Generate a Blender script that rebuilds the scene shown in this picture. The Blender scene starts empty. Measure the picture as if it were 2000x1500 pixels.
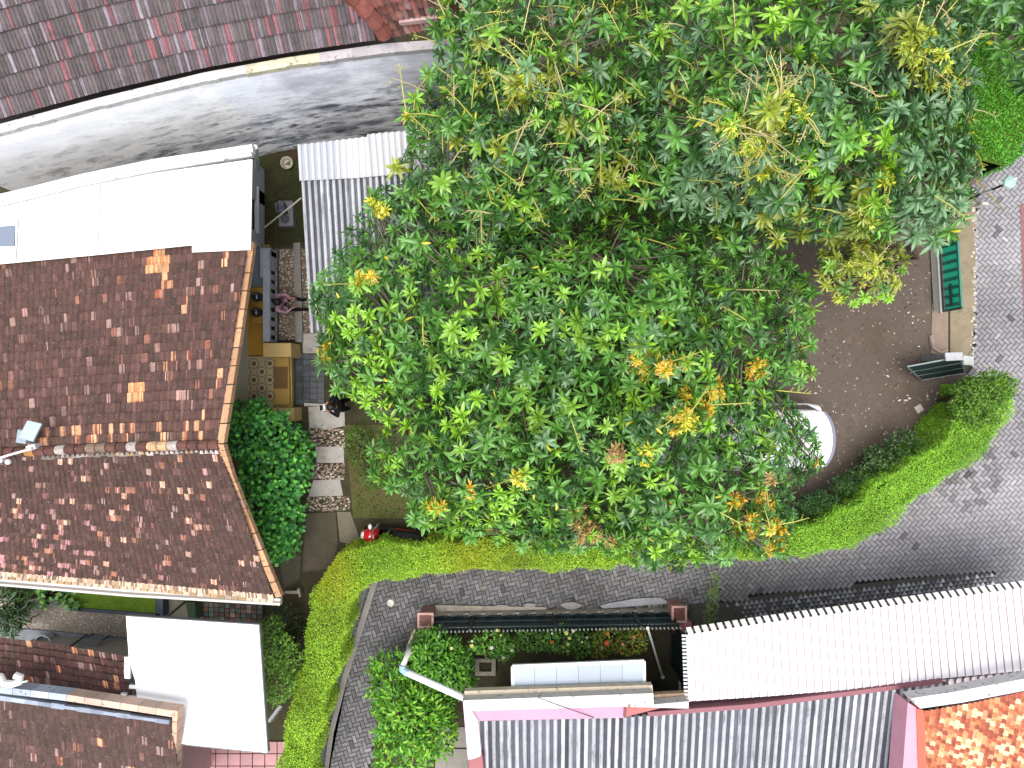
import bpy, bmesh, math, random
import numpy as np
from mathutils import Vector, Matrix
R = math.radians
SC = bpy.context.scene
COL = SC.collection
rnd = random.Random(7)
NR = np.random.default_rng(11)

# ------------------------------------------------------------------ camera, sky, sun, exposure
H = 17.7                     # drone height above the ground, metres
F = 1330.0                   # focal length in pixels of a 2000 px wide frame
cam_d = bpy.data.cameras.new("camera")
cam = bpy.data.objects.new("camera", cam_d)
COL.objects.link(cam)
cam.location = (0, 0, H)
cam.rotation_euler = (0, 0, 0)
cam_d.sensor_width = 36.0
cam_d.lens = 36.0 * F / 2000.0
cam_d.clip_end = 2000
SC.camera = cam

SUN_EL, SUN_AZ = 80.0, 200.0
w = bpy.data.worlds.new("World")
SC.world = w
w.use_nodes = True
wn = w.node_tree.nodes
bg = wn["Background"]
sky = wn.new("ShaderNodeTexSky")
sky.sky_type = 'NISHITA'
sky.sun_disc = False
sky.sun_elevation = R(SUN_EL)
sky.sun_rotation = R(SUN_AZ)
sky.air_density = 1.0
sky.dust_density = 4.0
sky.ozone_density = 1.0
haz = wn.new("ShaderNodeHueSaturation")          # thin white cloud: the sky's blue is washed out
haz.inputs["Saturation"].default_value = 0.4
w.node_tree.links.new(sky.outputs[0], haz.inputs["Color"])
w.node_tree.links.new(haz.outputs[0], bg.inputs[0])
bg.inputs[1].default_value = 0.15
sun_d = bpy.data.lights.new("sun", 'SUN')
sun_d.energy = 0.9
sun_d.angle = R(50.0)
sun_d.color = (1.0, 0.95, 0.88)
sun = bpy.data.objects.new("sun", sun_d)
COL.objects.link(sun)
az, el = R(SUN_AZ), R(SUN_EL)
sdir = Vector((math.sin(az) * math.cos(el), math.cos(az) * math.cos(el), math.sin(el)))
sun.rotation_euler = sdir.to_track_quat('Z', 'Y').to_euler()
sun.location = (0, 0, 40)
SC.view_settings.view_transform = 'Standard'
SC.view_settings.look = 'None'
SC.view_settings.gamma = 1.0
SC.view_settings.exposure = 1.55
GAIN = 1.9                   # what a white level surface in the open reaches at this exposure

# ------------------------------------------------------------------ helpers
def P(px, py, z=0.0):
    k = (H - z) / F
    return Vector(((px - 1000.0) * k, (750.0 - py) * k, z))

def lin(v):
    v = v / 255.0
    return v / 12.92 if v <= 0.04045 else ((v + 0.055) / 1.055) ** 2.4

def A(r, g, b, k=1.0):
    return tuple(min(0.88, max(0.004, lin(x) * k / GAIN)) for x in (r, g, b))

class MB:
    def __init__(self):
        self.v, self.f, self.c = [], [], []
    def add(self, vs, fs, col=(1, 1, 1)):
        o = len(self.v)
        self.v += [tuple(p) for p in vs]
        for k, f in enumerate(fs):
            self.f.append([i + o for i in f])
            self.c.append(col[k] if isinstance(col, list) else col)
        return self
    def prism(self, pts, depth, col=(1, 1, 1), bottom=None):
        """top polygon pts, extruded straight down by depth (or to z=bottom)"""
        pts = [Vector(p) for p in pts]
        n = len(pts)
        a = sum(pts[i].x * pts[(i + 1) % n].y - pts[(i + 1) % n].x * pts[i].y for i in range(n))
        if a < 0:
            pts.reverse()
        low = [Vector((p.x, p.y, p.z - depth if bottom is None else bottom)) for p in pts]
        fs = [list(range(n)), list(range(2 * n - 1, n - 1, -1))]
        for i in range(n):
            j = (i + 1) % n
            fs.append([i, n + i, n + j, j])
        return self.add(pts + low, fs, col)
    def box(self, c, s, rz=0.0, col=(1, 1, 1), tilt=None):
        cx, cy, cz = c
        m = Matrix.Rotation(rz, 3, 'Z')
        if tilt is not None:
            m = m @ tilt
        vs = []
        for x, y, z in ((-1, -1, -1), (1, -1, -1), (1, 1, -1), (-1, 1, -1), (-1, -1, 1), (1, -1, 1), (1, 1, 1), (-1, 1, 1)):
            p = m @ Vector((x * s[0] / 2, y * s[1] / 2, z * s[2] / 2))
            vs.append((p.x + cx, p.y + cy, p.z + cz))
        return self.add(vs, [[0, 3, 2, 1], [4, 5, 6, 7], [0, 1, 5, 4], [1, 2, 6, 5], [2, 3, 7, 6], [3, 0, 4, 7]], col)
    def beam(self, p0, p1, wd, ht, col=(1, 1, 1)):
        """bar from p0 to p1 (top centre line), wd wide, ht high"""
        p0, p1 = Vector(p0), Vector(p1)
        d = (p1 - p0)
        s = Vector((-d.y, d.x, 0))
        s = s.normalized() * wd / 2 if s.length > 1e-6 else Vector((wd / 2, 0, 0))
        u = Vector((0, 0, -ht))
        if abs(d.x) + abs(d.y) < 1e-6:
            u = Vector((0, ht, 0))
        vs = [p0 - s, p1 - s, p1 + s, p0 + s]
        vs += [q + u for q in vs]
        return self.add(vs, [[0, 1, 2, 3], [7, 6, 5, 4], [0, 4, 5, 1], [1, 5, 6, 2], [2, 6, 7, 3], [3, 7, 4, 0]], col)
    def tube(self, pts, rad, n=8, col=(1, 1, 1), caps=True):
        pts = [Vector(p) for p in pts]
        if not isinstance(rad, (list, tuple)):
            rad = [rad] * len(pts)
        vs, fs = [], []
        for i, p in enumerate(pts):
            d = (pts[min(i + 1, len(pts) - 1)] - pts[max(i - 1, 0)])
            d = d.normalized() if d.length > 1e-9 else Vector((0, 0, 1))
            a = Vector((0, 0, 1)) if abs(d.z) < 0.9 else Vector((1, 0, 0))
            x = d.cross(a).normalized()
            y = d.cross(x)
            for k in range(n):
                t = 2 * math.pi * k / n
                vs.append(p + (x * math.cos(t) + y * math.sin(t)) * rad[i])
        for i in range(len(pts) - 1):
            for k in range(n):
                k2 = (k + 1) % n
                fs.append([i * n + k, i * n + k2, (i + 1) * n + k2, (i + 1) * n + k])
        if caps:
            fs.append(list(range(n - 1, -1, -1)))
            fs.append([(len(pts) - 1) * n + k for k in range(n)])
        return self.add(vs, fs, col)
    def lathe(self, c, prof, n=16, col=(1, 1, 1), sx=1.0, sy=1.0):
        """prof: list of (r, z); closed at the axis when r == 0"""
        vs, fs = [], []
        for r, z in prof:
            for k in range(n):
                t = 2 * math.pi * k / n
                vs.append((c[0] + r * math.cos(t) * sx, c[1] + r * math.sin(t) * sy, c[2] + z))
        for i in range(len(prof) - 1):
            for k in range(n):
                k2 = (k + 1) % n
                fs.append([i * n + k, i * n + k2, (i + 1) * n + k2, (i + 1) * n + k])
        if prof[0][0] > 1e-4:
            fs.append(list(range(n - 1, -1, -1)))
        if prof[-1][0] > 1e-4:
            fs.append([(len(prof) - 1) * n + k for k in range(n)])
        return self.add(vs, fs, col)
    def ball(self, c, r, col=(1, 1, 1), n=14, m=8):
        rx, ry, rz = r if isinstance(r, (tuple, list)) else (r, r, r)
        prof = [(max(1e-4, math.sin(math.pi * i / m)), -math.cos(math.pi * i / m)) for i in range(m + 1)]
        vs, fs = [], []
        for rr, zz in prof:
            for k in range(n):
                t = 2 * math.pi * k / n
                vs.append((c[0] + rr * math.cos(t) * rx, c[1] + rr * math.sin(t) * ry, c[2] + zz * rz))
        for i in range(m):
            for k in range(n):
                k2 = (k + 1) % n
                fs.append([i * n + k, i * n + k2, (i + 1) * n + k2, (i + 1) * n + k])
        return self.add(vs, fs, col)

WO = {}                      # world origin of every object built here

def link_mesh(name, me, mat, parent=None, origin=None):
    o = bpy.data.objects.new(name, me)
    COL.objects.link(o)
    if mat is not None:
        me.materials.append(mat)
    if parent is not None:
        o.parent = parent
    return o

def mesh_from(name, mb, org, smooth=False):
    me = bpy.data.meshes.new(name)
    v = np.array(mb.v, dtype=np.float64) - np.array(org)
    me.from_pydata(v.tolist(), [], mb.f)
    lt = np.array([len(f) for f in mb.f])
    c = np.array([tuple(x)[:3] for x in mb.c], dtype=np.float32)
    c = np.repeat(c, lt, axis=0)
    rgba = np.ones((len(c), 4), dtype=np.float32)
    rgba[:, :3] = c
    at = me.color_attributes.new("col", 'FLOAT_COLOR', 'CORNER')
    at.data.foreach_set("color", rgba.ravel())
    if smooth:
        me.polygons.foreach_set("use_smooth", [True] * len(me.polygons))
    return me

def base_of(mb):
    v = np.array(mb.v)
    lo, hi = v.min(axis=0), v.max(axis=0)
    return ((lo[0] + hi[0]) / 2, (lo[1] + hi[1]) / 2, lo[2])

def tag(o, label=None, cat=None, group=None, kind=None):
    if label: o["label"] = label
    if cat: o["category"] = cat
    if group: o["group"] = group
    if kind: o["kind"] = kind
    return o

def thing(name, label, cat, loc, group=None):
    o = bpy.data.objects.new(name, None)
    o.empty_display_size = 0.3
    COL.objects.link(o)
    o.location = loc
    WO[o.name] = tuple(loc)
    return tag(o, label, cat, group)

def part(name, mb, mat, parent, label=None, smooth=False):
    org = WO[parent.name]
    o = link_mesh(name, mesh_from(name, mb, org, smooth), mat, parent)
    WO[o.name] = org
    if label: o["label"] = label
    return o

def top(name, mb, mat, label, cat, group=None, smooth=False):
    org = base_of(mb)
    o = link_mesh(name, mesh_from(name, mb, org, smooth), mat)
    o.location = org
    WO[o.name] = org
    return tag(o, label, cat, group)

def struct(name, mb, mat, smooth=False, kind='structure'):
    o = link_mesh(name, mesh_from(name, mb, (0, 0, 0), smooth), mat)
    WO[o.name] = (0, 0, 0)
    return tag(o, kind=kind)

def copy_tree(o, dx, label=None):
    """a copy of a thing and of its parts and sub-parts, moved by dx"""
    c = o.copy()
    COL.objects.link(c)
    c.location = Vector(o.location) + Vector(dx)
    if label: c["label"] = label
    WO[c.name] = tuple(c.location)
    def kids(src, dst):
        for ch in [x for x in bpy.data.objects if x.parent == src]:
            d = ch.copy()
            COL.objects.link(d)
            d.parent = dst
            kids(ch, d)
    kids(o, c)
    return c

# ------------------------------------------------------------------ materials
def mat(name, col=None, rough=0.8, spec=0.3, noise=(6.0, 0.25), stains=(), bump=None, metal=0.0, trans=0.0, coat=0.0, fine=None):
    """col None: colour attribute. noise (scale, amount). stains: (scale xyz, low, high, colour, strength)"""
    m = bpy.data.materials.new(name)
    m.use_nodes = True
    nt = m.node_tree
    N, L = nt.nodes, nt.links
    bs = N["Principled BSDF"]
    bs.inputs["Roughness"].default_value = rough
    bs.inputs["Specular IOR Level"].default_value = spec
    bs.inputs["Metallic"].default_value = metal
    bs.inputs["Coat Weight"].default_value = coat
    tc = N.new("ShaderNodeTexCoord")
    geo = N.new("ShaderNodeNewGeometry")
    pos = geo.outputs["Position"]
    if col is None:
        a = N.new("ShaderNodeAttribute")
        a.attribute_name = "col"
        cur = a.outputs["Color"]
    else:
        a = N.new("ShaderNodeRGB")
        a.outputs[0].default_value = (*col, 1)
        cur = a.outputs[0]
    def mul(cur, src, amt):
        mr = N.new("ShaderNodeMapRange")
        mr.inputs[1].default_value, mr.inputs[2].default_value = 0.25, 0.75
        mr.inputs[3].default_value, mr.inputs[4].default_value = 1 - amt, 1 + amt
        L.new(src, mr.inputs[0])
        mx = N.new("ShaderNodeMix")
        mx.data_type = 'RGBA'
        mx.blend_type = 'MULTIPLY'
        mx.inputs[0].default_value = 1.0
        L.new(cur, mx.inputs[6])
        L.new(mr.outputs[0], mx.inputs[7])
        return mx.outputs[2]
    if noise:
        n = N.new("ShaderNodeTexNoise")
        n.inputs["Scale"].default_value = noise[0]
        n.inputs["Detail"].default_value = 6
        n.inputs["Roughness"].default_value = 0.65
        L.new(pos, n.inputs["Vector"])
        cur = mul(cur, n.outputs[0], noise[1])
    if fine:
        n = N.new("ShaderNodeTexNoise")
        n.inputs["Scale"].default_value = fine[0]
        n.inputs["Detail"].default_value = 3
        L.new(pos, n.inputs["Vector"])
        cur = mul(cur, n.outputs[0], fine[1])
    for k, (sc, lo, hi, c, st, *gx) in enumerate(stains):
        mp = N.new("ShaderNodeMapping")
        mp.inputs["Scale"].default_value = sc if isinstance(sc, tuple) else (sc, sc, sc)
        mp.inputs["Location"].default_value = (k * 3.7, k * 1.9, k * 5.1)
        L.new(pos, mp.inputs[0])
        n = N.new("ShaderNodeTexNoise")
        n.inputs["Scale"].default_value = 1.0
        n.inputs["Detail"].default_value = 8
        n.inputs["Roughness"].default_value = 0.68
        L.new(mp.outputs[0], n.inputs["Vector"])
        mr = N.new("ShaderNodeMapRange")
        mr.inputs[1].default_value, mr.inputs[2].default_value = lo, hi
        mr.inputs[3].default_value, mr.inputs[4].default_value = 0.0, st
        L.new(n.outputs[0], mr.inputs[0])
        fac = mr.outputs[0]
        if gx:                                    # more weathered from west to east
            sp = N.new("ShaderNodeSeparateXYZ")
            L.new(pos, sp.inputs[0])
            mg = N.new("ShaderNodeMapRange")
            mg.inputs[1].default_value, mg.inputs[2].default_value = gx[0], gx[1]
            mg.inputs[3].default_value, mg.inputs[4].default_value = gx[2], gx[3]
            L.new(sp.outputs[0], mg.inputs[0])
            mm = N.new("ShaderNodeMath")
            mm.operation = 'MULTIPLY'
            L.new(fac, mm.inputs[0]); L.new(mg.outputs[0], mm.inputs[1])
            fac = mm.outputs[0]
            if len(gx) > 4:                       # damp stains stay on the lower part of the wall
                mz = N.new("ShaderNodeMapRange")
                mz.inputs[1].default_value, mz.inputs[2].default_value = gx[4], gx[5]
                mz.inputs[3].default_value, mz.inputs[4].default_value = 1.0, 0.08
                L.new(sp.outputs[2], mz.inputs[0])
                m3 = N.new("ShaderNodeMath")
                m3.operation = 'MULTIPLY'
                L.new(fac, m3.inputs[0]); L.new(mz.outputs[0], m3.inputs[1])
                fac = m3.outputs[0]
        mx = N.new("ShaderNodeMix")
        mx.data_type = 'RGBA'
        L.new(fac, mx.inputs[0])
        L.new(cur, mx.inputs[6])
        mx.inputs[7].default_value = (*c, 1)
        cur = mx.outputs[2]
    L.new(cur, bs.inputs["Base Color"])
    if bump:
        n = N.new("ShaderNodeTexNoise")
        n.inputs["Scale"].default_value = bump[0]
        n.inputs["Detail"].default_value = 5
        L.new(pos, n.inputs["Vector"])
        b = N.new("ShaderNodeBump")
        b.inputs["Strength"].default_value = bump[1]
        b.inputs["Distance"].default_value = 0.02
        L.new(n.outputs[0], b.inputs["Height"])
        L.new(b.outputs[0], bs.inputs["Normal"])
    if trans:
        t = N.new("ShaderNodeBsdfTranslucent")
        hs = N.new("ShaderNodeMix")
        hs.data_type = 'RGBA'; hs.blend_type = 'MULTIPLY'; hs.inputs[0].default_value = 1.0
        L.new(cur, hs.inputs[6])
        hs.inputs[7].default_value = (1.1, 1.3, 0.5, 1)
        L.new(hs.outputs[2], t.inputs[0])
        ms = N.new("ShaderNodeMixShader")
        ms.inputs[0].default_value = trans
        L.new(bs.outputs[0], ms.inputs[1])
        L.new(t.outputs[0], ms.inputs[2])
        L.new(ms.outputs[0], N["Material Output"].inputs[0])
    return m

MOSS = A(70, 78, 50)
DIRT = A(70, 62, 55)
M = {}
M['leaf'] = mat('mango_leaf', None, 0.36, 0.5, (9, 0.12), trans=0.12)
M['small_leaf'] = mat('hedge_leaf', None, 0.5, 0.4, (5, 0.2), trans=0.28)
M['bark'] = mat('bark', None, 0.9, 0.2, (14, 0.35), bump=(30, 0.6))
M['tile'] = mat('clay_tile', None, 0.85, 0.25, (7, 0.3), stains=((9.0, 0.56, 0.66, A(60, 48, 44), 0.55), (26.0, 0.62, 0.69, A(225, 205, 195), 0.75)), bump=(45, 0.35), fine=(60, 0.28))
M['old_tile'] = mat('old_grey_tile', None, 0.88, 0.22, (5, 0.28), stains=((22.0, 0.64, 0.72, A(200, 185, 190), 0.7), (5.0, 0.55, 0.7, A(66, 70, 70), 0.6)), bump=(40, 0.4), fine=(50, 0.3))
M['paver'] = mat('concrete_paver', None, 0.85, 0.25, (1.3, 0.16), stains=((2.2, 0.6, 0.75, A(70, 76, 66), 0.35),), bump=(60, 0.4), fine=(70, 0.18))
M['joint'] = mat('paver_joint_sand', A(50, 50, 48), 0.95, 0.1, (3, 0.4))
M['dirt'] = mat('packed_dirt', A(106, 96, 87), 0.92, 0.15, (1.1, 0.16), stains=((0.55, 0.46, 0.64, A(92, 78, 66), 0.8), (18.0, 0.62, 0.70, A(156, 140, 122), 0.6), (7.0, 0.56, 0.68, A(88, 78, 68), 0.6), (1.6, 0.56, 0.7, A(128, 116, 100), 0.5)), bump=(25, 0.5), fine=(40, 0.15))
M['soil'] = mat('dark_soil', A(78, 72, 56), 0.95, 0.1, (2.5, 0.35), stains=((3.0, 0.5, 0.62, A(74, 84, 48), 0.7),), bump=(25, 0.6), fine=(45, 0.25))
M['moss'] = mat('mossy_ground', A(66, 66, 44), 0.95, 0.1, (4, 0.4), stains=((2.4, 0.5, 0.62, A(62, 76, 40), 0.8), (1.6, 0.56, 0.66, A(92, 62, 48), 0.7)), bump=(30, 0.6), fine=(40, 0.3))
M['concrete'] = mat('weathered_concrete', None, 0.88, 0.25, (3, 0.2), stains=((4.0, 0.55, 0.7, A(96, 92, 78), 0.55), (14.0, 0.64, 0.74, A(70, 70, 62), 0.5)), bump=(40, 0.35), fine=(55, 0.15))
M['plaster'] = mat('stained_white_plaster', None, 0.85, 0.25, (2.0, 0.08),
                   stains=(((0.4, 0.8, 0.8), 0.48, 0.62, A(188, 186, 196, 1.7), 0.85, -9, -4, .25, 1), ((0.8, 2.6, 2.6), 0.46, 0.60, A(118, 126, 138, 1.5), 0.95, -10, -4.5, .25, 1, 1.6, 3.2), ((1.3, 5.0, 5.0), 0.52, 0.62, A(64, 72, 78, 1.2), 0.95, -11, -4.5, .6, 1, 1.8, 3.6)), bump=(30, 0.3))
M['cap'] = mat('cracked_wall_cap', None, 0.88, 0.2, (4, 0.12), stains=((9.0, 0.58, 0.66, A(84, 88, 78), 0.8), (2.0, 0.55, 0.7, A(180, 176, 170), 0.6)), bump=(35, 0.4))
M['paint'] = mat('painted_plaster', None, 0.75, 0.3, (3, 0.1), stains=((6.0, 0.62, 0.74, A(150, 132, 122), 0.4),), fine=(40, 0.06))
M['metal'] = mat('painted_metal', None, 0.45, 0.45, (5, 0.12), stains=((10.0, 0.66, 0.76, A(96, 84, 70), 0.3),))
M['sheet'] = mat('white_roof_sheet', None, 0.45, 0.4, (1.2, 0.06), stains=((5.0, 0.66, 0.75, A(190, 180, 172), 0.4),))
M['asbestos'] = mat('fibre_cement_sheet', None, 0.9, 0.2, (2.5, 0.2), stains=(((14.0, 1.2, 3.0), 0.54, 0.64, A(84, 86, 90), 0.6), (12.0, 0.62, 0.72, A(120, 124, 112), 0.5)), bump=(40, 0.3), fine=(45, 0.2))
M['floor'] = mat('glazed_floor', None, 0.55, 0.35, (2.5, 0.12), fine=(30, 0.08))
M['plastic'] = mat('plastic', None, 0.4, 0.5, (8, 0.06))
M['gloss'] = mat('gloss_paint', None, 0.12, 0.6, None, coat=0.6)
M['glass'] = mat('dark_glass', A(24, 28, 34), 0.08, 0.7, None)
M['cloth'] = mat('cloth', None, 0.9, 0.15, (20, 0.15))
M['skin'] = mat('skin', A(165, 120, 95), 0.55, 0.35, (20, 0.08))
M['hair'] = mat('hair', A(22, 20, 20), 0.5, 0.4, (40, 0.2))
M['pebble'] = mat('pebble', None, 0.8, 0.3, (25, 0.2))
M['rubber'] = mat('rubber', A(28, 28, 30), 0.8, 0.3, (20, 0.1))

# ------------------------------------------------------------------ ground, road, yard surfaces
def inside(x, y, poly):
    c = False
    n = len(poly)
    j = n - 1
    for i in range(n):
        xi, yi = poly[i]; xj, yj = poly[j]
        if (yi > y) != (yj > y) and x < (xj - xi) * (y - yi) / (yj - yi) + xi:
            c = not c
        j = i
    return c

def flat(name, px, z, m, col=(1, 1, 1), kind='structure'):
    mb = MB()
    pts = [P(x, y, 0) for x, y in px]
    a = sum(pts[i].x * pts[(i + 1) % len(pts)].y - pts[(i + 1) % len(pts)].x * pts[i].y for i in range(len(pts)))
    if a < 0: pts.reverse()
    mb.add([(p.x, p.y, z) for p in pts], [list(range(len(pts)))], col)
    return struct(name, mb, m, kind=kind)

g = MB()
g.add([(-300, -300, 0), (300, -300, 0), (300, 300, 0), (-300, 300, 0)], [[0, 1, 2, 3]])
struct('ground', g, M['soil'])

ROAD = [(540, 1700), (600, 1500), (700, 1140), (740, 1060), (1500, 1020), (1700, 960), (1830, 860), (1900, 700), (1903, 380), (1880, 300), (1930, 210), (2300, 130), (2300, 1600), (1400, 1500), (1390, 1215), (1330, 1185), (850, 1190), (800, 1260), (735, 1440), (680, 1700)]
flat('road_bed', ROAD, 0.004, M['joint'])
roadw = [(P(x, y).x, P(x, y).y) for x, y in ROAD]
DARKP = [(P(x, y).x, P(x, y).y) for x, y in ((1850, 900), (1950, 870), (1960, 940), (1900, 1010), (1830, 960))]
COB = [(1395, 1182), (1480, 1164), (1600, 1149), (1700, 1138), (1800, 1128), (1880, 1121), (1940, 1119), (1946, 1170), (2000, 1260), (1400, 1300)]
cobw = [(P(x, y).x, P(x, y).y) for x, y in COB]
def herring(region, rot, ox, oy, W=0.104):
    mb = MB()
    ca, sa = math.cos(rot), math.sin(rot)
    xs = [p[0] for p in region]; ys = [p[1] for p in region]
    cx, cy = ox, oy
    rad = int(max(max(abs(x - cx) for x in xs), max(abs(y - cy) for y in ys)) * 1.5 / W) + 4
    g = 0.008
    for k in range(-rad, rad):
        for m in range(-rad // 2, rad // 2):
            for hv in (0, 1):
                a = (k + 4 * m, k) if hv == 0 else (k + 2 + 4 * m, k - 1)
                sz = (2, 1) if hv == 0 else (1, 2)
                mx, my = (a[0] + sz[0] / 2) * W, (a[1] + sz[1] / 2) * W
                if abs(mx) > 16 or abs(my) > 16: continue
                wx, wy = mx * ca - my * sa + cx, mx * sa + my * ca + cy
                if not (-7 < wx < 14.5 and -13 < wy < 6.5): continue
                if not inside(wx, wy, region) or inside(wx, wy, cobw): continue
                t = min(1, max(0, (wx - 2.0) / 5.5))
                base = 118 + 42 * t + rnd.gauss(0, 9 - 5 * t)  # damp and tree shade both put into the darker western brick colour
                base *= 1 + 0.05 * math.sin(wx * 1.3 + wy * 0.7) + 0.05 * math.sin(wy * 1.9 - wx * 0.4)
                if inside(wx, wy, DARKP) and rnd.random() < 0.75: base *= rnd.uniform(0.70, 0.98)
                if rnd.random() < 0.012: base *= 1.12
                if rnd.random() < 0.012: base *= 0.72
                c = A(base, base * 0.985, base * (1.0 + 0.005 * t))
                hx, hy = sz[0] * W / 2 - g / 2, sz[1] * W / 2 - g / 2
                dz = rnd.gauss(0, 0.0015)
                ang = rot + rnd.gauss(0, 0.012)
                c2, s2 = math.cos(ang), math.sin(ang)
                tz = [0.022 + dz + rnd.gauss(0, 0.001) for _ in range(4)]
                b = 0.008
                vs = []
                for (x, y), z in zip(((-hx, -hy), (hx, -hy), (hx, hy), (-hx, hy)), tz):
                    x2, y2 = x - math.copysign(b, x), y - math.copysign(b, y)
                    vs.append((wx + x2 * c2 - y2 * s2, wy + x2 * s2 + y2 * c2, z))
                for (x, y), z in zip(((-hx, -hy), (hx, -hy), (hx, hy), (-hx, hy)), tz):
                    vs.append((wx + x * c2 - y * s2, wy + x * s2 + y * c2, 0.010))
                mb.add(vs, [[0, 1, 2, 3], [4, 5, 1, 0], [5, 6, 2, 1], [6, 7, 3, 2], [7, 4, 0, 3]], c)
    return mb
left_reg = [p for p in roadw]
def clipx(poly, xc, keep_left):
    out = []
    n = len(poly)
    for i in range(n):
        a, b = poly[i], poly[(i + 1) % n]
        ia, ib = (a[0] <= xc) == keep_left, (b[0] <= xc) == keep_left
        if ia: out.append(a)
        if ia != ib:
            t = (xc - a[0]) / (b[0] - a[0])
            out.append((xc, a[1] + t * (b[1] - a[1])))
    return out
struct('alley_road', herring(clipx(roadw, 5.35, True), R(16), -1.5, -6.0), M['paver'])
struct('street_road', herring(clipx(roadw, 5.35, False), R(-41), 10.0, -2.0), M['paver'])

# dark cobbled strip beside the carport (three-lobed cobbles), and its wet gutter
flat('cobble_bed', [(x, y) for x, y in COB], 0.008, mat('wet_black_soil', A(86, 84, 76), 0.8, 0.3, (5, 0.4), bump=(30, 0.5)))
cb = MB()
d0 = (P(2000, 1125) - P(1395, 1195)).normalized()
d1 = Vector((-d0.y, d0.x, 0))
o0 = P(1395, 1300)
for i in range(70):
    for j in range(-4, 22):
        p = o0 + d0 * ((i + 0.5 * (j % 2)) * 0.128) + d1 * (j * 0.108)
        if not inside(p.x, p.y, cobw): continue
        qx, qy = p.x * F / H + 1000, 750 - p.y * F / H
        edge = 1170 - (qx - 1500) * 0.11 - max(0, qx - 1740) * .03
        if qy < edge: continue
        if qx < 1450 and rnd.random() < 0.85: continue
        c = A(*(np.array([172, 172, 176]) * rnd.uniform(0.6, 1.2) * (1 + max(0, (qx - 1800)) / 500)))
        vs, n = [], 12
        a0 = rnd.uniform(-0.15, 0.15)
        vs.append((p.x, p.y, 0.034))
        for k in range(n):
            t = a0 + 2 * math.pi * k / n
            r = 0.046 + 0.013 * math.cos(3 * t + 1.2)
            vs.append((p.x + r * math.cos(t), p.y + r * math.sin(t), 0.028))
        for k in range(n):
            t = a0 + 2 * math.pi * k / n
            r = 0.052 + 0.014 * math.cos(3 * t + 1.2)
            vs.append((p.x + r * math.cos(t), p.y + r * math.sin(t), 0.008))
        fs = [[0, 1 + k, 1 + (k + 1) % n] for k in range(n)] + [[1 + k, 1 + n + k, 1 + n + (k + 1) % n, 1 + (k + 1) % n] for k in range(n)]
        cb.add(vs, fs, c)
struct('cobble_strip', cb, M['paver'])
# kerb of long pale stones between the brick paving and the cobbles
# red brick band at the far street edge
flat('street_edge', [(1990, 400), (2060, 380), (2120, 720), (2000, 700), (1996, 560)], 0.03, mat('red_paving', A(150, 110, 110), 0.9, 0.2, (8, 0.3), bump=(30, 0.4)))

# driveway
DRV = [(1540, 420), (1815, 420), (1820, 700), (1880, 705), (1900, 780), (1850, 860), (1700, 965), (1560, 1010), (1330, 1030), (1330, 430)]
flat('driveway', DRV, 0.006, M['dirt'])
ap = MB()
ap.prism([P(1813, 380, .03), P(1822, 560, .03), P(1818, 690, .03), P(1852, 695, .03), P(1852, 560, .03), P(1845, 380, .03)], 0.05, A(150, 132, 118))
ap.prism([P(1856, 380, .024), P(1856, 692, .024), P(1896, 697, .024), P(1906, 600, .024), P(1906, 380, .024)], 0.05, A(150, 136, 112))
struct('concrete_apron', ap, M['concrete'])
sc_ = MB()
for i in range(60):                      # broken pale edging between apron and street
    y = 390 + i * 5.2
    p = P(1903 + rnd.gauss(0, 2.5) - max(0, (y - 560)) * 0.04, y + rnd.uniform(-2, 2), 0)
    s = rnd.uniform(0.03, 0.085)
    sc_.box((p.x, p.y, 0.018), (s, s * rnd.uniform(.6, 1.4), 0.03), rnd.uniform(0, 3), A(*(np.array([222, 214, 200]) * rnd.uniform(.75, 1.05))))
struct('street_kerb', sc_, M['concrete'])
ap2 = MB()
pts = [P(1818, 655, .045), P(1822, 680, .045), P(1836, 688, .045), P(1849, 684, .045), P(1849, 650, .045)]
ap2.tube([Vector(p) for p in pts[:-1]], 0.05, 6, A(168, 152, 140))
struct('apron_lip', ap2, M['concrete'])

# mossy back yard, dark terrace-side paving, lawn strip, front soil
flat('back_yard', [(490, 270), (600, 262), (605, 478), (500, 484)], 0.006, M['moss'])
flat('lawn_edge', [(672, 830), (790, 830), (820, 1012), (690, 1012), (684, 940)], 0.007, mat('short_turf', A(98, 104, 58), 0.95, 0.1, (5, 0.35), stains=((2.5, 0.5, 0.62, A(110, 92, 70), 0.8),), bump=(40, 0.6), fine=(50, 0.3)))
fy = MB()
for q, c in (([(598, 1003), (655, 1000), (660, 1060), (648, 1110), (590, 1118)], A(98, 92, 74)), ([(658, 1000), (684, 1000), (702, 1050), (680, 1062), (664, 1058)], A(140, 132, 112)), ([(545, 1090), (588, 1085), (586, 1130), (555, 1150)], A(92, 88, 72)), ([(604, 1062), (646, 1062), (640, 1108), (596, 1112)], A(108, 98, 82))):
    fy.prism([P(x, y, 0.02 + rnd.uniform(0, .006)) for x, y in q], 0.03, c)
struct('cracked_concrete_floor', fy, M['concrete'])

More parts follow.
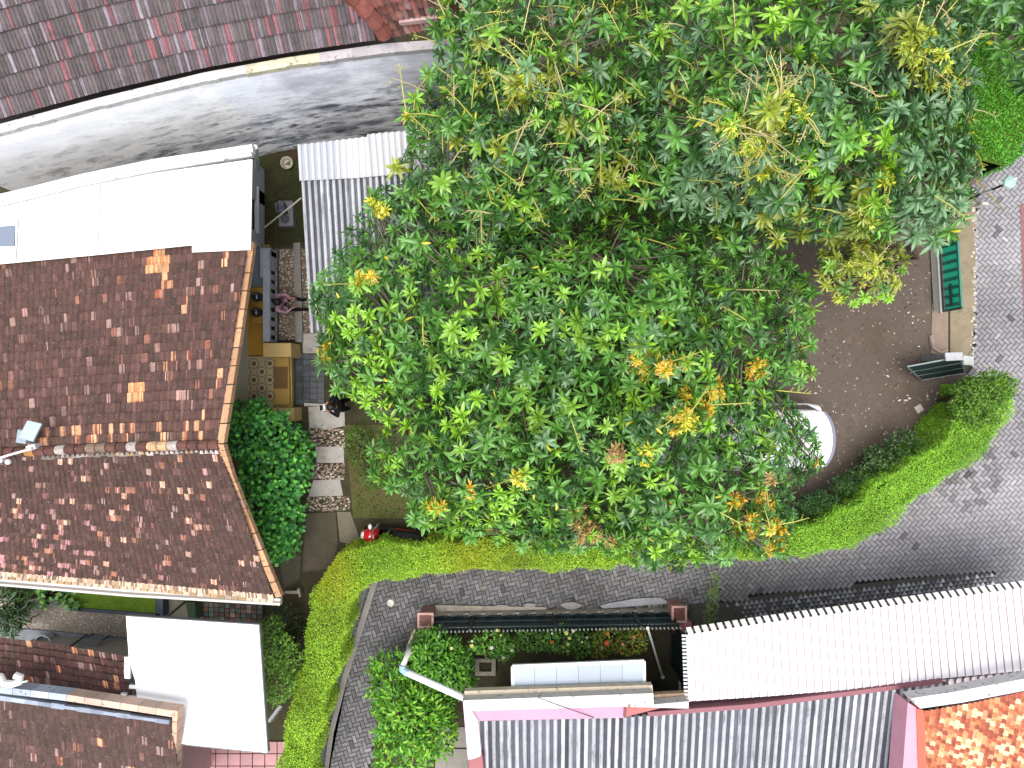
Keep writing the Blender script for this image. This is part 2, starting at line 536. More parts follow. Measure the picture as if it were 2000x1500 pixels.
# pebble path: alternating concrete slabs and pebble bands
def pebbles(mb, px, n, size=(0.014, 0.032), cols=((196, 182, 160), (228, 214, 196), (150, 138, 122), (170, 130, 112), (110, 104, 96)), z=0.01):
    poly = [(P(x, y).x, P(x, y).y) for x, y in px]
    xs, ys = [p[0] for p in poly], [p[1] for p in poly]
    k = 0
    while k < n:
        x, y = rnd.uniform(min(xs), max(xs)), rnd.uniform(min(ys), max(ys))
        if not inside(x, y, poly): continue
        k += 1
        r = rnd.uniform(*size)
        c = np.array(rnd.choice(cols)) * rnd.uniform(.9, 1.22)
        a = rnd.uniform(0, 3.14)
        vs = []
        for rr, zz in ((1.0, 0.0), (0.75, 0.55)):
            for t in range(6):
                th = a + t * math.pi / 3
                vs.append((x + rr * r * 1.25 * math.cos(th), y + rr * r * 0.85 * math.sin(th), z + zz * r))
        vs.append((x, y, z + r * 0.75))
        fs = [[t, (t + 1) % 6, 6 + (t + 1) % 6, 6 + t] for t in range(6)] + [[6 + t, 6 + (t + 1) % 6, 12] for t in range(6)]
        mb.add(vs, fs, A(*c))
sl = MB()
for q in ([(602, 795), (672, 792), (674, 832), (640, 838), (604, 836)], [(616, 873), (672, 872), (672, 904), (618, 904)], [(612, 938), (664, 936), (670, 968), (602, 970)],
          [(590, 652), (628, 650), (634, 690), (592, 690)]):
    sl.prism([P(x, y, .045) for x, y in q], 0.06, A(198, 192, 184))
sl.prism([P(594, 787, .10), P(634, 789, .10), P(634, 794, .10), P(594, 793, .10)], .11, A(206, 200, 188))
struct('garden_path', sl, M['concrete'])
pb = MB()
for q in ([(604, 838), (674, 834), (674, 872), (606, 872)], [(612, 906), (674, 905), (672, 936), (610, 937)], [(600, 971), (682, 968), (684, 998), (598, 998)]):
    flat('path_bed', q, 0.011, M['soil'])
    pebbles(pb, q, 260, z=0.012)
struct('path_pebbles', pb, M['pebble'], kind='stuff')
gv = MB()
flat('gravel_bed', [(536, 486), (612, 486), (620, 660), (540, 665)], 0.010, mat('gravel_fines', A(128, 116, 100), 0.95, 0.1, (9, 0.3), fine=(60, 0.3)))
pebbles(gv, [(538, 486), (573, 488), (577, 664), (541, 664)], 900, (0.012, 0.024))
pebbles(gv, [(588, 486), (610, 486), (618, 655), (590, 655)], 240, (0.014, 0.034))
struct('yard_gravel', gv, M['pebble'], kind='stuff')
gk = MB()
gk.prism([P(573, 474, .12), P(586, 474, .12), P(591, 668, .12), P(577, 668, .12)], .13, A(150, 146, 138))
struct('gravel_kerb', gk, M['concrete'])
dk = MB()
for i in range(9):
    for j in range(4):
        x0, y0 = 578 + j * 14, 692 + i * 11
        dk.prism([P(x0, y0, .018 + rnd.uniform(0, .004)), P(x0 + 13, y0, .018), P(x0 + 13, y0 + 10, .018), P(x0, y0 + 10, .018)], .02, A(*(np.array([66, 72, 80]) * rnd.uniform(.75, 1.25))))
struct('slate_paving', dk, mat('wet_slate', None, 0.35, 0.5, (8, 0.35), fine=(40, .3)))

# gravel yard between the houses at lower left
flat('side_yard_gravel_bed', [(-40, 1165), (330, 1180), (330, 1262), (-40, 1240)], 0.012, mat('grey_gravel', A(168, 158, 146), 0.95, 0.1, (14, 0.2), stains=((4.0, 0.55, 0.7, A(128, 116, 104), 0.6),), fine=(70, 0.4), bump=(60, 0.8)))
pg = MB()
pebbles(pg, [(40, 1185), (250, 1198), (250, 1258), (30, 1236)], 1300, (0.010, 0.02), ((196, 186, 172), (220, 212, 200), (160, 148, 134), (176, 150, 130)), 0.012)
struct('side_yard_gravel', pg, M['pebble'], kind='stuff')
sf = MB()
sf.prism([P(-40, 1222, .06), P(130, 1235, .06), P(252, 1248, .06), P(262, 1330, .06), P(-40, 1300, .06)], .07, A(138, 142, 146))
struct('side_yard_floor', sf, M['concrete'])

# pink tiled terrace at the bottom
pt = MB()
for i in range(10):
    for j in range(4):
        x0, y0 = 325 + i * 24, 1448 + j * 24
        pt.prism([P(x0 + 1, y0 + 1, .05), P(x0 + 23.2, y0 + 1, .05), P(x0 + 23.2, y0 + 23.2, .05), P(x0 + 1, y0 + 23.2, .05)], .05, A(*(np.array([205, 150, 150]) * rnd.uniform(.92, 1.04))))
struct('pink_tile_terrace', pt, M['floor'])
# grey slabs beside the pink house
gs = MB()
for q in ([(850, 1420), (908, 1420), (912, 1460), (850, 1460)], [(850, 1463), (912, 1463), (916, 1520), (850, 1520)]):
    gs.prism([P(x, y, .04) for x, y in q], .05, A(150, 146, 138))
struct('side_path_slabs', gs, M['concrete'])

# alley kerbs and drain (lower left)
kb = MB()
def px_poly(pts, z):
    return [P(x, y, z) for x, y in pts]
for q, z, c in (([(706, 1142), (722, 1137), (690, 1240), (664, 1320), (640, 1420), (622, 1540), (606, 1540), (622, 1430), (648, 1320), (676, 1236)], .09, A(120, 124, 122)),
                ([(726, 1137), (738, 1134), (706, 1240), (680, 1320), (652, 1430), (636, 1540), (627, 1540), (644, 1425), (668, 1322), (694, 1240)], .06, A(148, 144, 138))):
    n = len(q) // 2
    for i in range(n - 1):
        a, b, c2, d = q[i], q[i + 1], q[2 * n - 2 - i], q[2 * n - 1 - i]
        kb.prism([P(*a, z), P(*b, z), P(*c2, z), P(*d, z)], z + .01, tuple(np.array(c) * rnd.uniform(.9, 1.1)))
struct('alley_kerb', kb, M['concrete'])
gt = MB()
gt.prism([P(1345, 1180, .03), P(1400, 1176, .03), P(1475, 1190, .03), P(1450, 1262, .03), P(1345, 1262, .03)], .03, A(92, 90, 84))
struct('gutter_floor', gt, M['concrete'])

# drain strip with broken edge in front of the fence wall
dr = MB()
dr.prism([P(838, 1187, .02), P(1000, 1186, .02), P(1300, 1176, .02), P(1310, 1196, .02), P(838, 1200, .02)], .02, A(74, 68, 58))
struct('drain_bed', dr, M['concrete'])
for k, (x, y, s, lab) in enumerate(((868, 1184, .20, 'small grey broken concrete piece near the left fence pillar'), (905, 1186, .34, 'long flat broken concrete piece behind the fence wall'),
                                    (982, 1183, .30, 'largest pale broken concrete lump at the alley drain'), (1035, 1180, .28, 'flat pale concrete flake on the alley paving edge'),
                                    (1115, 1181, .46, 'long grey broken concrete edge piece by the drain'))):
    c = MB()
    p = P(x, y, 0)
    n = 9
    out = [(p.x + s * (0.5 + 0.22 * rnd.random()) * math.cos(6.283 * i / n), p.y + s * 0.42 * (0.35 + 0.25 * rnd.random()) * math.sin(6.283 * i / n), .09 + rnd.uniform(0, .015)) for i in range(n)]
    c.prism([Vector(q) for q in out], .085, A(168, 166, 162))
    top('concrete_chunk', c, M['concrete'], lab, 'concrete rubble', 'broken concrete along the alley drain')
c = MB()
top_e = [(1172, 1183), (1190, 1178), (1215, 1174), (1235, 1170), (1262, 1168), (1290, 1167), (1303, 1174)]
bot_e = [(1303, 1179), (1262, 1182), (1215, 1186), (1176, 1188)]
c.prism([P(x, y, .10) for x, y in top_e + bot_e], .09, A(176, 176, 182))
top('concrete_slab', c, M['concrete'], 'jagged pale concrete slab lying left of the right fence pillar', 'concrete rubble', 'broken concrete along the alley drain')

# white ring of a pipe end in the alley paving
pe = thing('drain_pipe_end', 'round white pipe mouth set in the alley paving', 'drain', P(763, 1177, 0))
b = MB(); p = P(763, 1177, 0)
b.lathe(p, [(.048, .03), (.052, .036), (.088, .036), (.095, .02), (.095, 0.0)], 18, A(225, 222, 212))
part('rim', b, M['concrete'], pe)
b = MB(); b.lathe(p, [(.05, .028), (.0001, .028)], 18, (.006, .006, .006))
part('opening', b, M['rubber'], pe)

# ------------------------------------------------------------------ roofs
def rail(pts, u):
    """point at fraction u (by px length) of a list of Vectors"""
    d = [0]
    for a, b in zip(pts, pts[1:]): d.append(d[-1] + (b - a).length)
    t = u * d[-1]
    for i in range(len(pts) - 1):
        if t <= d[i + 1] + 1e-9:
            k = (t - d[i]) / max(1e-9, d[i + 1] - d[i])
            return pts[i].lerp(pts[i + 1], k)
    return pts[-1]

def px_of(p):
    k = F / (H - p[2])
    return p[0] * k + 1000, 750 - p[1] * k

def tile_field(topr, botr, nu, nv, colfn, hump=0.016, lift=0.046, jit=0.0015, seed=1):
    """overlapping clay tiles between a top rail and an eave rail"""
    rg = random.Random(seed)
    mb = MB()
    S = lambda u, v: rail(topr, u).lerp(rail(botr, u), v)
    prof = [(0, .15), (.22, .0), (.5, .35), (.75, 1.0), (.92, .75), (1.0, .2)]
    for j in range(nv):
        for i in range(nu):
            col = colfn(i, j, (i + .5) / nu, (j + .5) / nv, rg)
            if col is None: continue
            u0, u1 = i / nu, (i + 1) / nu
            v0, v1 = j / nv, (j + 1) / nv + 0.18 / nv
            a, b, c, d = S(u0, v0), S(u1, v0), S(u1, min(v1, 1.02)), S(u0, min(v1, 1.02))
            nrm = (b - a).cross(d - a)
            nrm = nrm.normalized() if nrm.z > 0 else -nrm.normalized()
            dz = rg.gauss(0, jit)
            sh = rg.gauss(0, 0.002)
            vs = []
            for t, h in prof:
                vs.append(a.lerp(b, t) + nrm * (h * hump * 0.5))
            for t, h in prof:
                p = d.lerp(c, t) + nrm * (h * hump + lift + dz)
                vs.append(p + (d - a).normalized() * sh)
            for t, h in prof:
                p = d.lerp(c, t) + nrm * (h * hump - 0.004 + dz)
                vs.append(p + (d - a).normalized() * (sh - 0.004))
            n = len(prof)
            fs = []
            for k in range(n - 1):
                fs.append([k, n + k, n + k + 1, k + 1])
                fs.append([n + k, 2 * n + k, 2 * n + k + 1, n + k + 1])
            hl = edge = None
            if isinstance(col, list): col, hl, edge = col
            cs = []
            p_hl = rg.uniform(.25, .75)
            for k in range(n - 1):
                c1 = hl if hl is not None and rg.random() < p_hl else col
                cs += [tuple(np.array(c1) * rg.uniform(.9, 1.1)), edge if edge is not None else tuple(np.array(c1) * .8)]
            mb.add(vs, fs, cs)
    return mb

def corrugated(topr, botr, waves, amp, colfn, nv=6, seg=6, shape='sine', seed=2, thick=True):
    mb = MB()
    rg = random.Random(seed)
    S = lambda u, v: rail(topr, u).lerp(rail(botr, u), v)
    n = waves * seg
    a, b, d = S(0, 0), S(1, 0), S(0, 1)
    nrm = (b - a).cross(d - a)
    nrm = nrm.normalized() if nrm.z > 0 else -nrm.normalized()
    def h(i):
        t = (i % seg) / seg
        if shape == 'sine': return amp * math.sin(2 * math.pi * t)
        return amp * (1.0 if t < 0.30 else -1.0)      # box rib
    cols = [S(i / n, 0) for i in range(n + 1)]
    rows = []
    for j in range(nv + 1):
        for i in range(n + 1):
            rows.append(S(i / n, j / nv) + nrm * h(i))
    fs, cs = [], []
    wc = [colfn(k, rg) for k in range(waves + 1)]
    for j in range(nv):
        for i in range(n):
            o = j * (n + 1) + i
            fs.append([o, o + n + 1, o + n + 2, o + 1])
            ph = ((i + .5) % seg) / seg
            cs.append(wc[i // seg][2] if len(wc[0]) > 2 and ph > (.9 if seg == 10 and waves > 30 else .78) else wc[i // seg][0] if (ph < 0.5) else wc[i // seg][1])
    mb.add(rows, fs, cs)
    if thick:                                         # visible thickness at the lower and upper edge
        for j in (0, nv):
            vs, f2 = [], []
            for i in range(n + 1):
                p = rows[j * (n + 1) + i]
                vs += [p, p - nrm * 0.015]
            for i in range(n):
                f2.append([2 * i, 2 * i + 1, 2 * i + 3, 2 * i + 2])
            mb.add(vs, f2, [wc[min(waves, i // seg)][0] for i in range(n)])
    return mb

def dark_tile(i, j, u, v, rg, base=(98, 71, 64)):
    b = np.array(base) * rg.uniform(.9, 1.09)
    r = rg.random()
    hl = None
    if r < .065: hl = np.array([214, 178, 166]) * rg.uniform(.75, 1.1)
    elif r < .10: hl = np.array([206, 140, 112]) * rg.uniform(.75, 1.05)
    elif r < .2: hl = np.array([136, 98, 92]) * rg.uniform(.85, 1.1)
    elif r < .36: b = np.array([88, 68, 60]) * rg.uniform(.9, 1.1)
    if r < .02: b = np.array([150, 104, 94]) * rg.uniform(.8, 1.1)
    if hl is not None: hl = hl * .72 + b * .28
    return [A(*b), None if hl is None else A(*hl), A(52, 36, 34)]

def hot_tile(rg, c=(226, 148, 98)):
    return [A(*(np.array(c) * rg.uniform(.75, 1.05))), A(*(np.array([240, 186, 140]) * rg.uniform(.8, 1.1))), A(120, 70, 50)]

# ---- main house, tiled gable roof
ZR, ZU, ZL = 5.0, 3.1, 3.0
main = thing('tiled_roof_house', 'house with dark brown gable tile roof specked with pale and orange tiles', 'house', P(250, 800, 0))
UE = [P(-90, 526, ZU), P(0, 517, ZU), P(250, 496, ZU), P(485, 474, ZU)]
RG = [P(-90, 886, ZR), P(60, 882, ZR), P(200, 874, ZR), P(427, 868, ZR)]
LE = [P(-90, 1108, ZL), P(0, 1119, ZL), P(250, 1140, ZL), P(536, 1166, ZL)]
def col_up(i, j, u, v, rg):
    px = -90 + u * 560; r = v
    if 280 < px < 322 and r > .88 and rg.random() < .85: return hot_tile(rg)
    if 300 < px < 345 and .72 < r <= .88 and rg.random() < .35: return hot_tile(rg, (190, 110, 84))
    if 268 < px < 305 and .17 < r < .30: return hot_tile(rg, (232, 156, 100))
    if r < .10 and 60 < px < 450 and rg.random() < .3: return hot_tile(rg, (176, 112, 90))
    if px > 330 and rg.random() < .05: return hot_tile(rg, (160, 98, 84))
    return dark_tile(i, j, u, v, rg)
def col_lo(i, j, u, v, rg):
    px = -90 + u * 600
    if v > .96: return [A(*(np.array([205, 170, 140]) * rg.uniform(.6, 1.1))), A(230, 205, 180), A(120, 90, 70)]
    if rg.random() < .03: return [A(*(np.array([206, 142, 116]) * rg.uniform(.75, 1.1))), A(232, 190, 166), A(60, 40, 36)]
    if px < 200 and v > .45 and rg.random() < .08: return [A(150, 104, 102), A(200, 150, 146), A(60, 40, 36)]
    return dark_tile(i, j, u, v, rg, (88, 64, 57))
roof = part('roof', tile_field([p + Vector((0, 0, 0)) for p in RG], UE, 50, 21, col_up, seed=5), M['tile'], main)
t2 = tile_field(RG, LE, 54, 25, col_lo, hump=0.022, seed=6)
part('roof', t2, M['tile'], main)
b = MB()
n = 26
for k in range(n):                       # ridge tiles bedded in pale mortar
    p, q = rail(RG, k / n), rail(RG, (k + 1) / n)
    cc = rnd.choice([(98, 66, 58), (110, 76, 64), (205, 170, 130), (190, 178, 170), (140, 118, 100)]) if 8 < k < 22 else rnd.choice([(96, 66, 60), (112, 74, 66), (190, 140, 80)])
    b.tube([p + Vector((0, 0, .0)), q + Vector((0.02, 0, .015))], [.085, .098], 10, A(*cc))
part('ridge_cap', b, M['tile'], main)
b = MB()
for k in range(40):
    p, q = rail(RG, k / 40), rail(RG, (k + 1) / 40)
    if k > 12:
        off = Vector((0, -.12 + rnd.gauss(0, .012), -.03))
        b.beam(p + off, q + off, .07 + rnd.random() * .04, .08, A(*(np.array(rnd.choice([(206, 196, 190), (190, 166, 130), (150, 140, 130)])) * rnd.uniform(.8, 1.05))))
part('mortar', b, M['concrete'], main)
EDGE_U = [P(490, 472, ZU + .08), P(487, 500, ZU + .08), P(460, 680, 4.15), P(430, 868, ZR + .08)]
EDGE_L = [P(430, 868, ZR + .08), P(447, 925, 4.65), P(480, 1010, 4.0), P(545, 1168, ZL + .08)]
for E in (EDGE_U, EDGE_L):
    b = MB()
    for a, c in zip(E, E[1:]):
        m = 5
        for k in range(m):
            b.beam(a.lerp(c, k / m), a.lerp(c, (k + 1) / m - .012), .125, .16, A(*(np.array([222, 172, 132]) * rnd.uniform(.9, 1.06))))
    part('bargeboard', b, M['cap'], main)
b = MB()
for k in range(46):
    p, q = rail(LE, k / 46), rail(LE, (k + 1) / 46)
    off = Vector((0, -.06, .02))
    b.beam(p + off, q + off - Vector((.02, 0, 0)), .13, .08, A(*(np.array(rnd.choice([(226, 204, 178), (206, 176, 150), (190, 160, 120)])) * rnd.uniform(.85, 1.08))))
part('eave_trim', b, M['cap'], main)
b = MB()
G0 = [p + Vector((-.0, -.21, -.01)) for p in LE]
G0[-1] = P(547, 1176, ZL)
for a, c in zip(G0, G0[1:]):
    b.beam(a, c, .15, .14, A(214, 206, 200))
    b.beam(a + Vector((0, 0, .003)), c + Vector((0, 0, .003)), .05, .02, A(120, 112, 104))
part('gutter', b, M['metal'], main)
b = MB()
wy0, wy1 = -4.15, 2.6
b.prism([Vector((-14, wy0, 2.9)), Vector((-6.75, wy0, 2.9)), Vector((-6.75, wy1, 2.9)), Vector((-14, wy1, 2.9))], 2.9, A(215, 205, 180))
b.add([(-6.75, wy0, 2.9), (-6.75, wy1, 2.9), (-6.75, -1.1, 4.8)], [[0, 1, 2]], A(215, 205, 180))
part('wall', b, M['paint'], main)

# ---- terrace in front of the house
ter = thing('terrace', 'raised terrace with ochre floor and patterned tiles beside the tiled house', 'terrace', P(495, 640, 0))
b = MB()
b.prism([P(462, 478, .30), P(526, 478, .30), P(527, 694, .30), P(400, 694, .30)], .3, A(198, 148, 48))
part('ochre_floor', b, M['floor'], ter)
b = MB()
b.prism([P(478, 480, .304), P(524, 480, .304), P(522, 560, .304), P(470, 566, .304)], .003, A(120, 132, 142))
part('grey_floor', b, M['floor'], ter)
b = MB()                                   # patterned tiles: ring-and-diamond motif
tx, ty = 31.0 * H / F, 32.0 * H / F
o = P(448, 697, .304)
k0 = (H - .304) / F
b.prism([P(420, 696, .303), P(533, 696, .303), P(534, 800, .303), P(420, 800, .303)], .3, A(196, 178, 138))
q0 = P(446, 696, .303)
for i in range(5):
    for j in range(6):
        cx, cy = q0.x + (i * 31 - 12 + (15.5 if j % 2 else 0)) * k0, q0.y - (j * 16 + 14) * k0
        if cx > P(527, 0, .303).x or cx < q0.x - .3 or cy < P(0, 795, .303).y: continue
        def ring(r0, r1, z, c, n=8):
            vs = []
            for r in (r0, r1):
                for t in range(n):
                    a = 2 * math.pi * (t + .5) / n
                    vs.append((cx + r * math.cos(a), cy + r * math.sin(a), z))
            b.add(vs, [[t, n + t, n + (t + 1) % n, (t + 1) % n] for t in range(n)], c)
        ring(.13 * .9, .155 * .9, .307, A(134, 118, 84))
        ring(.0001, .062, .307, A(116, 92, 62))
        ring(.075, .09, .307, A(226, 214, 182))
part('patterned_floor', b, M['floor'], ter)
for y0, y1, x0, x1, zt, lab in ((670, 697, 514, 568, .75, None), (797, 823, 527, 574, .62, None)):
    b = MB()
    b.prism([P(x0, y0, zt), P(x1, y0, zt), P(x1 + 1, y1, zt), P(x0, y1, zt)], zt, A(222, 188, 124))
    part('cheek_wall', b, M['paint'], ter)
b = MB()
b.prism([P(533, 696, .26), P(564, 696, .26), P(566, 791, .26), P(534, 791, .26)], .26, A(204, 164, 80))
part('step', b, M['floor'], ter)
b = MB()
b.prism([P(531, 697, .14), P(569, 697, .14), P(571, 796, .14), P(533, 796, .14)], .14, A(206, 178, 110))
part('step', b, M['floor'], ter)
b = MB()
b.prism([P(534, 716, .275), P(562, 716, .275), P(562, 759, .275), P(534, 759, .275)], .013, A(138, 108, 70))
top('doormat', b, M['cloth'], 'brown doormat lying on the ochre terrace step', 'doormat')

# ---- breeze-block parapet
par = thing('parapet', 'grey concrete parapet with a row of square holes', 'parapet', P(534, 575, 0))
xr = -6.08; xl = xr - .155
y_t, y_b = P(0, 484, .6).y, P(0, 668, .4).y
def slab_(b, x0, x1, ya, yb, z1, h, c): b.prism([Vector((x0, ya, z1)), Vector((x1, ya, z1)), Vector((x1, yb, z1)), Vector((x0, yb, z1))], h, c)
b = MB(); slab_(b, xl - .02, xr - .004, y_t, y_b, .60, .10, A(186, 192, 200)); slab_(b, xl - .09, xl - .02, y_t, y_t - .75, .60, .10, A(176, 182, 190))
part('coping', b, M['concrete'], par)
b = MB(); slab_(b, xl, xr, y_t, y_b, .12, .12, A(188, 188, 190)); slab_(b, xr, xr + .03, y_t, y_b, .06, .06, A(80, 80, 78))
part('plinth', b, M['concrete'], par)
L_ = y_t - y_b
nh = 10
for k in range(nh + 1):
    y = y_t - L_ * k / nh
    hh = .36 if k in (0, 1) else .125
    b = MB(); slab_(b, xr - .035, xr, min(y_t, y + hh / 2), max(y_b, y - hh / 2), .498, .376, A(190, 192, 196))
    part('block', b, M['concrete'], par)
b = MB(); slab_(b, xl + .01, xr - .037, y_t - .01, y_b + .01, .497, .374, (.006, .006, .007))  # near-black core painted as the shade inside the holes
part('hole_shade_panel', b, M['rubber'], par)
for k, (x, y, lab) in enumerate(((504, 581, 'glossy black round helmet on the parapet, farther from the doormat'), (503, 611, 'glossy black round helmet on the parapet, nearer to the doormat'))):
    p = P(x, y, .5)
    hm = thing('helmet', lab, 'helmet', p, 'black helmets by the parapet')
    b = MB()
    prof = [(.10, .0), (.125, .05), (.132, .11), (.12, .18), (.085, .235), (.04, .258), (.0001, .262)]
    b.lathe((p.x, p.y, .5), prof, 20, (.006, .006, .008), 1.1, .95)
    part('shell', b, M['gloss'], hm, smooth=True)
    b = MB()
    vs, fs = [], []
    for zz, rr in ((.06, .14), (.15, .136)):
        for t in range(9):
            a = -1.0 + t * .25
            vs.append((p.x + rr * 1.1 * math.cos(a), p.y + rr * .95 * math.sin(a), .5 + zz))
    fs = [[t, t + 1, 10 + t, 9 + t] for t in range(8)]
    b.add(vs, fs, (.02, .022, .026))
    part('visor', b, M['gloss'], hm)
b = MB()
b.prism([Vector((xl - .34, P(0, 562, .5).y, .495)), Vector((xl - .025, P(0, 562, .5).y, .495)), Vector((xl - .025, P(0, 632, .5).y, .495)), Vector((xl - .34, P(0, 632, .5).y, .495))], .04, A(188, 142, 60))
for yy in (562, 630):
    b.box((xl - .2, P(0, yy, .5).y, .38), (.30, .05, .17), 0, A(150, 110, 50))
top('ledge_bench', b, M['paint'], 'low ochre bench under the two helmets by the parapet', 'bench')

# ---- upper left neighbour: long old grey tile roof
nb = thing('neighbour_house', 'house under the long weathered grey and red tile roof', 'house', P(350, -40, 0))
ev = [P(-140, 262, 4.35), P(0, 225, 4.35), P(200, 171, 4.35), P(400, 125, 4.35), P(560, 96, 4.35), P(748, 69, 4.35)]
dv = Vector((-.55, 3.5, 2.0))
hp = [p + dv for p in ev]
EVR = ev
def col_old(i, j, u, v, rg):
    w = rail(hp, u).lerp(rail(ev, u), v)
    qx, qy = px_of(w)
    if qx > 655 + (qy + 25) * .96: return None
    b = np.array([108, 99, 100]) * rg.uniform(.88, 1.1)
    r = rg.random()
    red = .05 + .22 * max(0, u - .55)
    hl = np.array([140, 128, 138]) * rg.uniform(.9, 1.12) if rg.random() < .22 else None
    if r < red: b = np.array([146, 98, 102]) * rg.uniform(.85, 1.12)
    elif r < red + .10: hl = np.array([164, 108, 112]) * rg.uniform(.9, 1.1)
    elif r < red + .14: hl = np.array([160, 150, 160]) * rg.uniform(.9, 1.1)
    e = A(*(np.array([150, 84, 88]) * rg.uniform(.7, 1.1))) if rg.random() < .4 else A(56, 44, 46)
    return [A(*b), None if hl is None else A(*hl), e]
part('roof', tile_field(hp, ev, 118, 12, col_old, hump=.03, lift=.05, seed=8, jit=.0015), M['old_tile'], nb)
b = MB()
HL = [P(751, 66, 4.5), P(735, 42, 4.85), P(716, 20, 5.2), P(690, -5, 5.55), P(650, -45, 6.1)]
for k in range(len(HL) - 1):
    a, c = HL[k], HL[k + 1]
    b.tube([a, a.lerp(c, 1.05)], [.17, .14], 8, A(*(np.array([172, 104, 92]) * rnd.uniform(.9, 1.08))))
part('hip_cap', b, M['old_tile'], nb)
b = MB()
e2 = [P(752, 70, 4.4), P(800, 58, 4.4), P(860, 48, 4.4), P(930, 40, 4.4)]
h2 = [P(700, -5, 5.5), P(760, -20, 5.5), P(840, -30, 5.5), P(930, -40, 5.5)]
def col_red(i, j, u, v, rg):
    return A(*(np.array(rg.choice([(176, 112, 104), (190, 130, 120), (128, 88, 84), (205, 165, 160)])) * rg.uniform(.8, 1.1)))
part('roof', tile_field(h2, e2, 18, 5, col_red, hump=.035, seed=9), M['old_tile'], nb)
b = MB()
b.beam(P(778, 36, 4.75), P(905, 22, 4.75), .16, .12, A(228, 190, 186))
part('verge_trim', b, M['cap'], nb)
b = MB()
wl = [p + Vector((0, .55, 0)) for p in ev]
for a, c in zip(wl, wl[1:]):
    aa, cc = Vector((a.x, a.y, 4.2)), Vector((c.x, c.y, 4.2))
    b.prism([aa, cc, cc + Vector((0, .2, 0)), aa + Vector((0, .2, 0))], 4.2, A(150, 140, 136))
part('wall', b, M['paint'], nb)

# ---- tall stained boundary wall
bw = thing('boundary_wall', 'tall stained white boundary wall with a cracked pale top', 'wall', P(450, 290, 0))
cu = [(-160, 286), (0, 242), (200, 189), (400, 141), (560, 112), (750, 85), (870, 76), (1000, 70)]
cl = [(-160, 304), (0, 259), (200, 206), (400, 158), (560, 130), (750, 103), (870, 92), (1000, 86)]
b, b2 = MB(), MB()
for i in range(len(cu) - 1):
    a0, a1 = P(*cu[i], 4.2), P(*cu[i + 1], 4.2)
    c0, c1 = P(*cl[i], 4.2), P(*cl[i + 1], 4.2)
    m = 6
    for k in range(m):
        q = [a0.lerp(a1, k / m), a0.lerp(a1, (k + 1) / m), c0.lerp(c1, (k + 1) / m), c0.lerp(c1, k / m)]
        e = rnd.uniform(-.012, .012)
        q[2] = q[2] + Vector((0, e, 0)); q[3] = q[3] + Vector((0, e, 0))
        tone = np.array([232, 230, 226]) if cu[i][0] < 500 else np.array([196, 190, 192])
        if 480 < cu[i][0] + k * 30 < 600: tone = np.array([226, 218, 188])
        b2.prism(q, .14, A(*(tone * rnd.uniform(.93, 1.04))))
    w0, w1 = c0 + Vector((0, .02, -.14)), c1 + Vector((0, .02, -.14))
    v0, v1 = a0 + Vector((0, -.02, -.14)), a1 + Vector((0, -.02, -.14))
    b.prism([v0, v1, w1, w0], 0, A(238, 240, 250, 2.05) if cu[i][0] < 300 else A(228, 230, 238, 2.0), bottom=0)
part('wall_face', b, M['plaster'], bw)
part('wall_cap', b2, M['cap'], bw)
b = MB()
b.prism([P(498, 283, .22), P(583, 276, .22), P(583, 284, .22), P(498, 293, .22)], .22, A(190, 188, 184))
part('plinth', b, M['concrete'], bw)
b = MB()

# ---- white sheet roof annex
an = thing('annex', 'annex with a bright white metal sheet roof against the stained wall', 'annex', P(250, 420, 0))
zt_, zb_ = 3.35, 3.25
rt = [P(-120, 430, zt_), P(40, 396, zt_), P(160, 366, zt_), P(300, 338, zt_), P(491, 311, zt_)]
rb = [P(-120, 532, zb_), P(0, 516, zb_), P(190, 498, zb_), P(376, 479, zb_), P(489, 487, zb_)]
wcol = lambda k, rg: (A(252, 252, 252, 1.12), A(246, 247, 250, 1.12))
part('roof', corrugated(rt, rb, 74, .006, wcol, nv=2, seg=4), M['sheet'], an)
part('roof_sheet', corrugated([P(374, 330, zt_ + .03), P(493, 311, zt_ + .03)], [P(375, 493, zb_ + .03), P(490, 488, zb_ + .03)], 18, .007, lambda k, rg: (A(250, 250, 252, 1.12), A(232, 232, 238, 1.1)), nv=2, seg=4), M['sheet'], an)
for x0_, y0_, x1_, y1_ in ((38, 398, 30, 512), (196, 360, 190, 497)):
    b = MB(); b.beam(P(x0_, y0_, 3.362), P(x1_, y1_, 3.272), .014, .01, A(176, 180, 186)); part('sheet_seam', b, M['metal'], an)
b = MB()
b.prism([P(-40, 446, 3.325), P(30, 440, 3.325), P(27, 481, 3.325), P(-40, 482, 3.325)], .012, A(120, 132, 152))
part('skylight', b, M['gloss'], an)
b = MB()
ff = [(-120, 425), (40, 389), (160, 359), (300, 330), (491, 300)]
for q0, q1 in zip(ff, ff[1:]):
    b.beam(P(*q0, 3.42), P(*q1, 3.42), .09, .1, A(235, 235, 232))
part('flashing', b, M['cap'], an)
b = MB()
ff = [(-120, 414), (40, 377), (160, 347), (300, 318), (493, 289)]
for q0, q1 in zip(ff, ff[1:]):
    b.beam(P(*q0, 3.46), P(*q1, 3.46), .16, .16, A(232, 234, 236))
part('gutter', b, M['metal'], an)
b = MB()
b.tube([P(498, 287, 3.3), P(500, 294, 3.0), P(502, 318, 2.2), P(503, 330, 1.6)], .055, 10, A(206, 212, 216))
part('downpipe', b, M['plastic'], an)
xw = -6.43
b = MB()
yt2, yb2 = P(0, 325, .3).y, P(0, 483, .3).y
ys = [yt2, P(0, 365, .6).y, P(0, 452, .6).y, yb2]
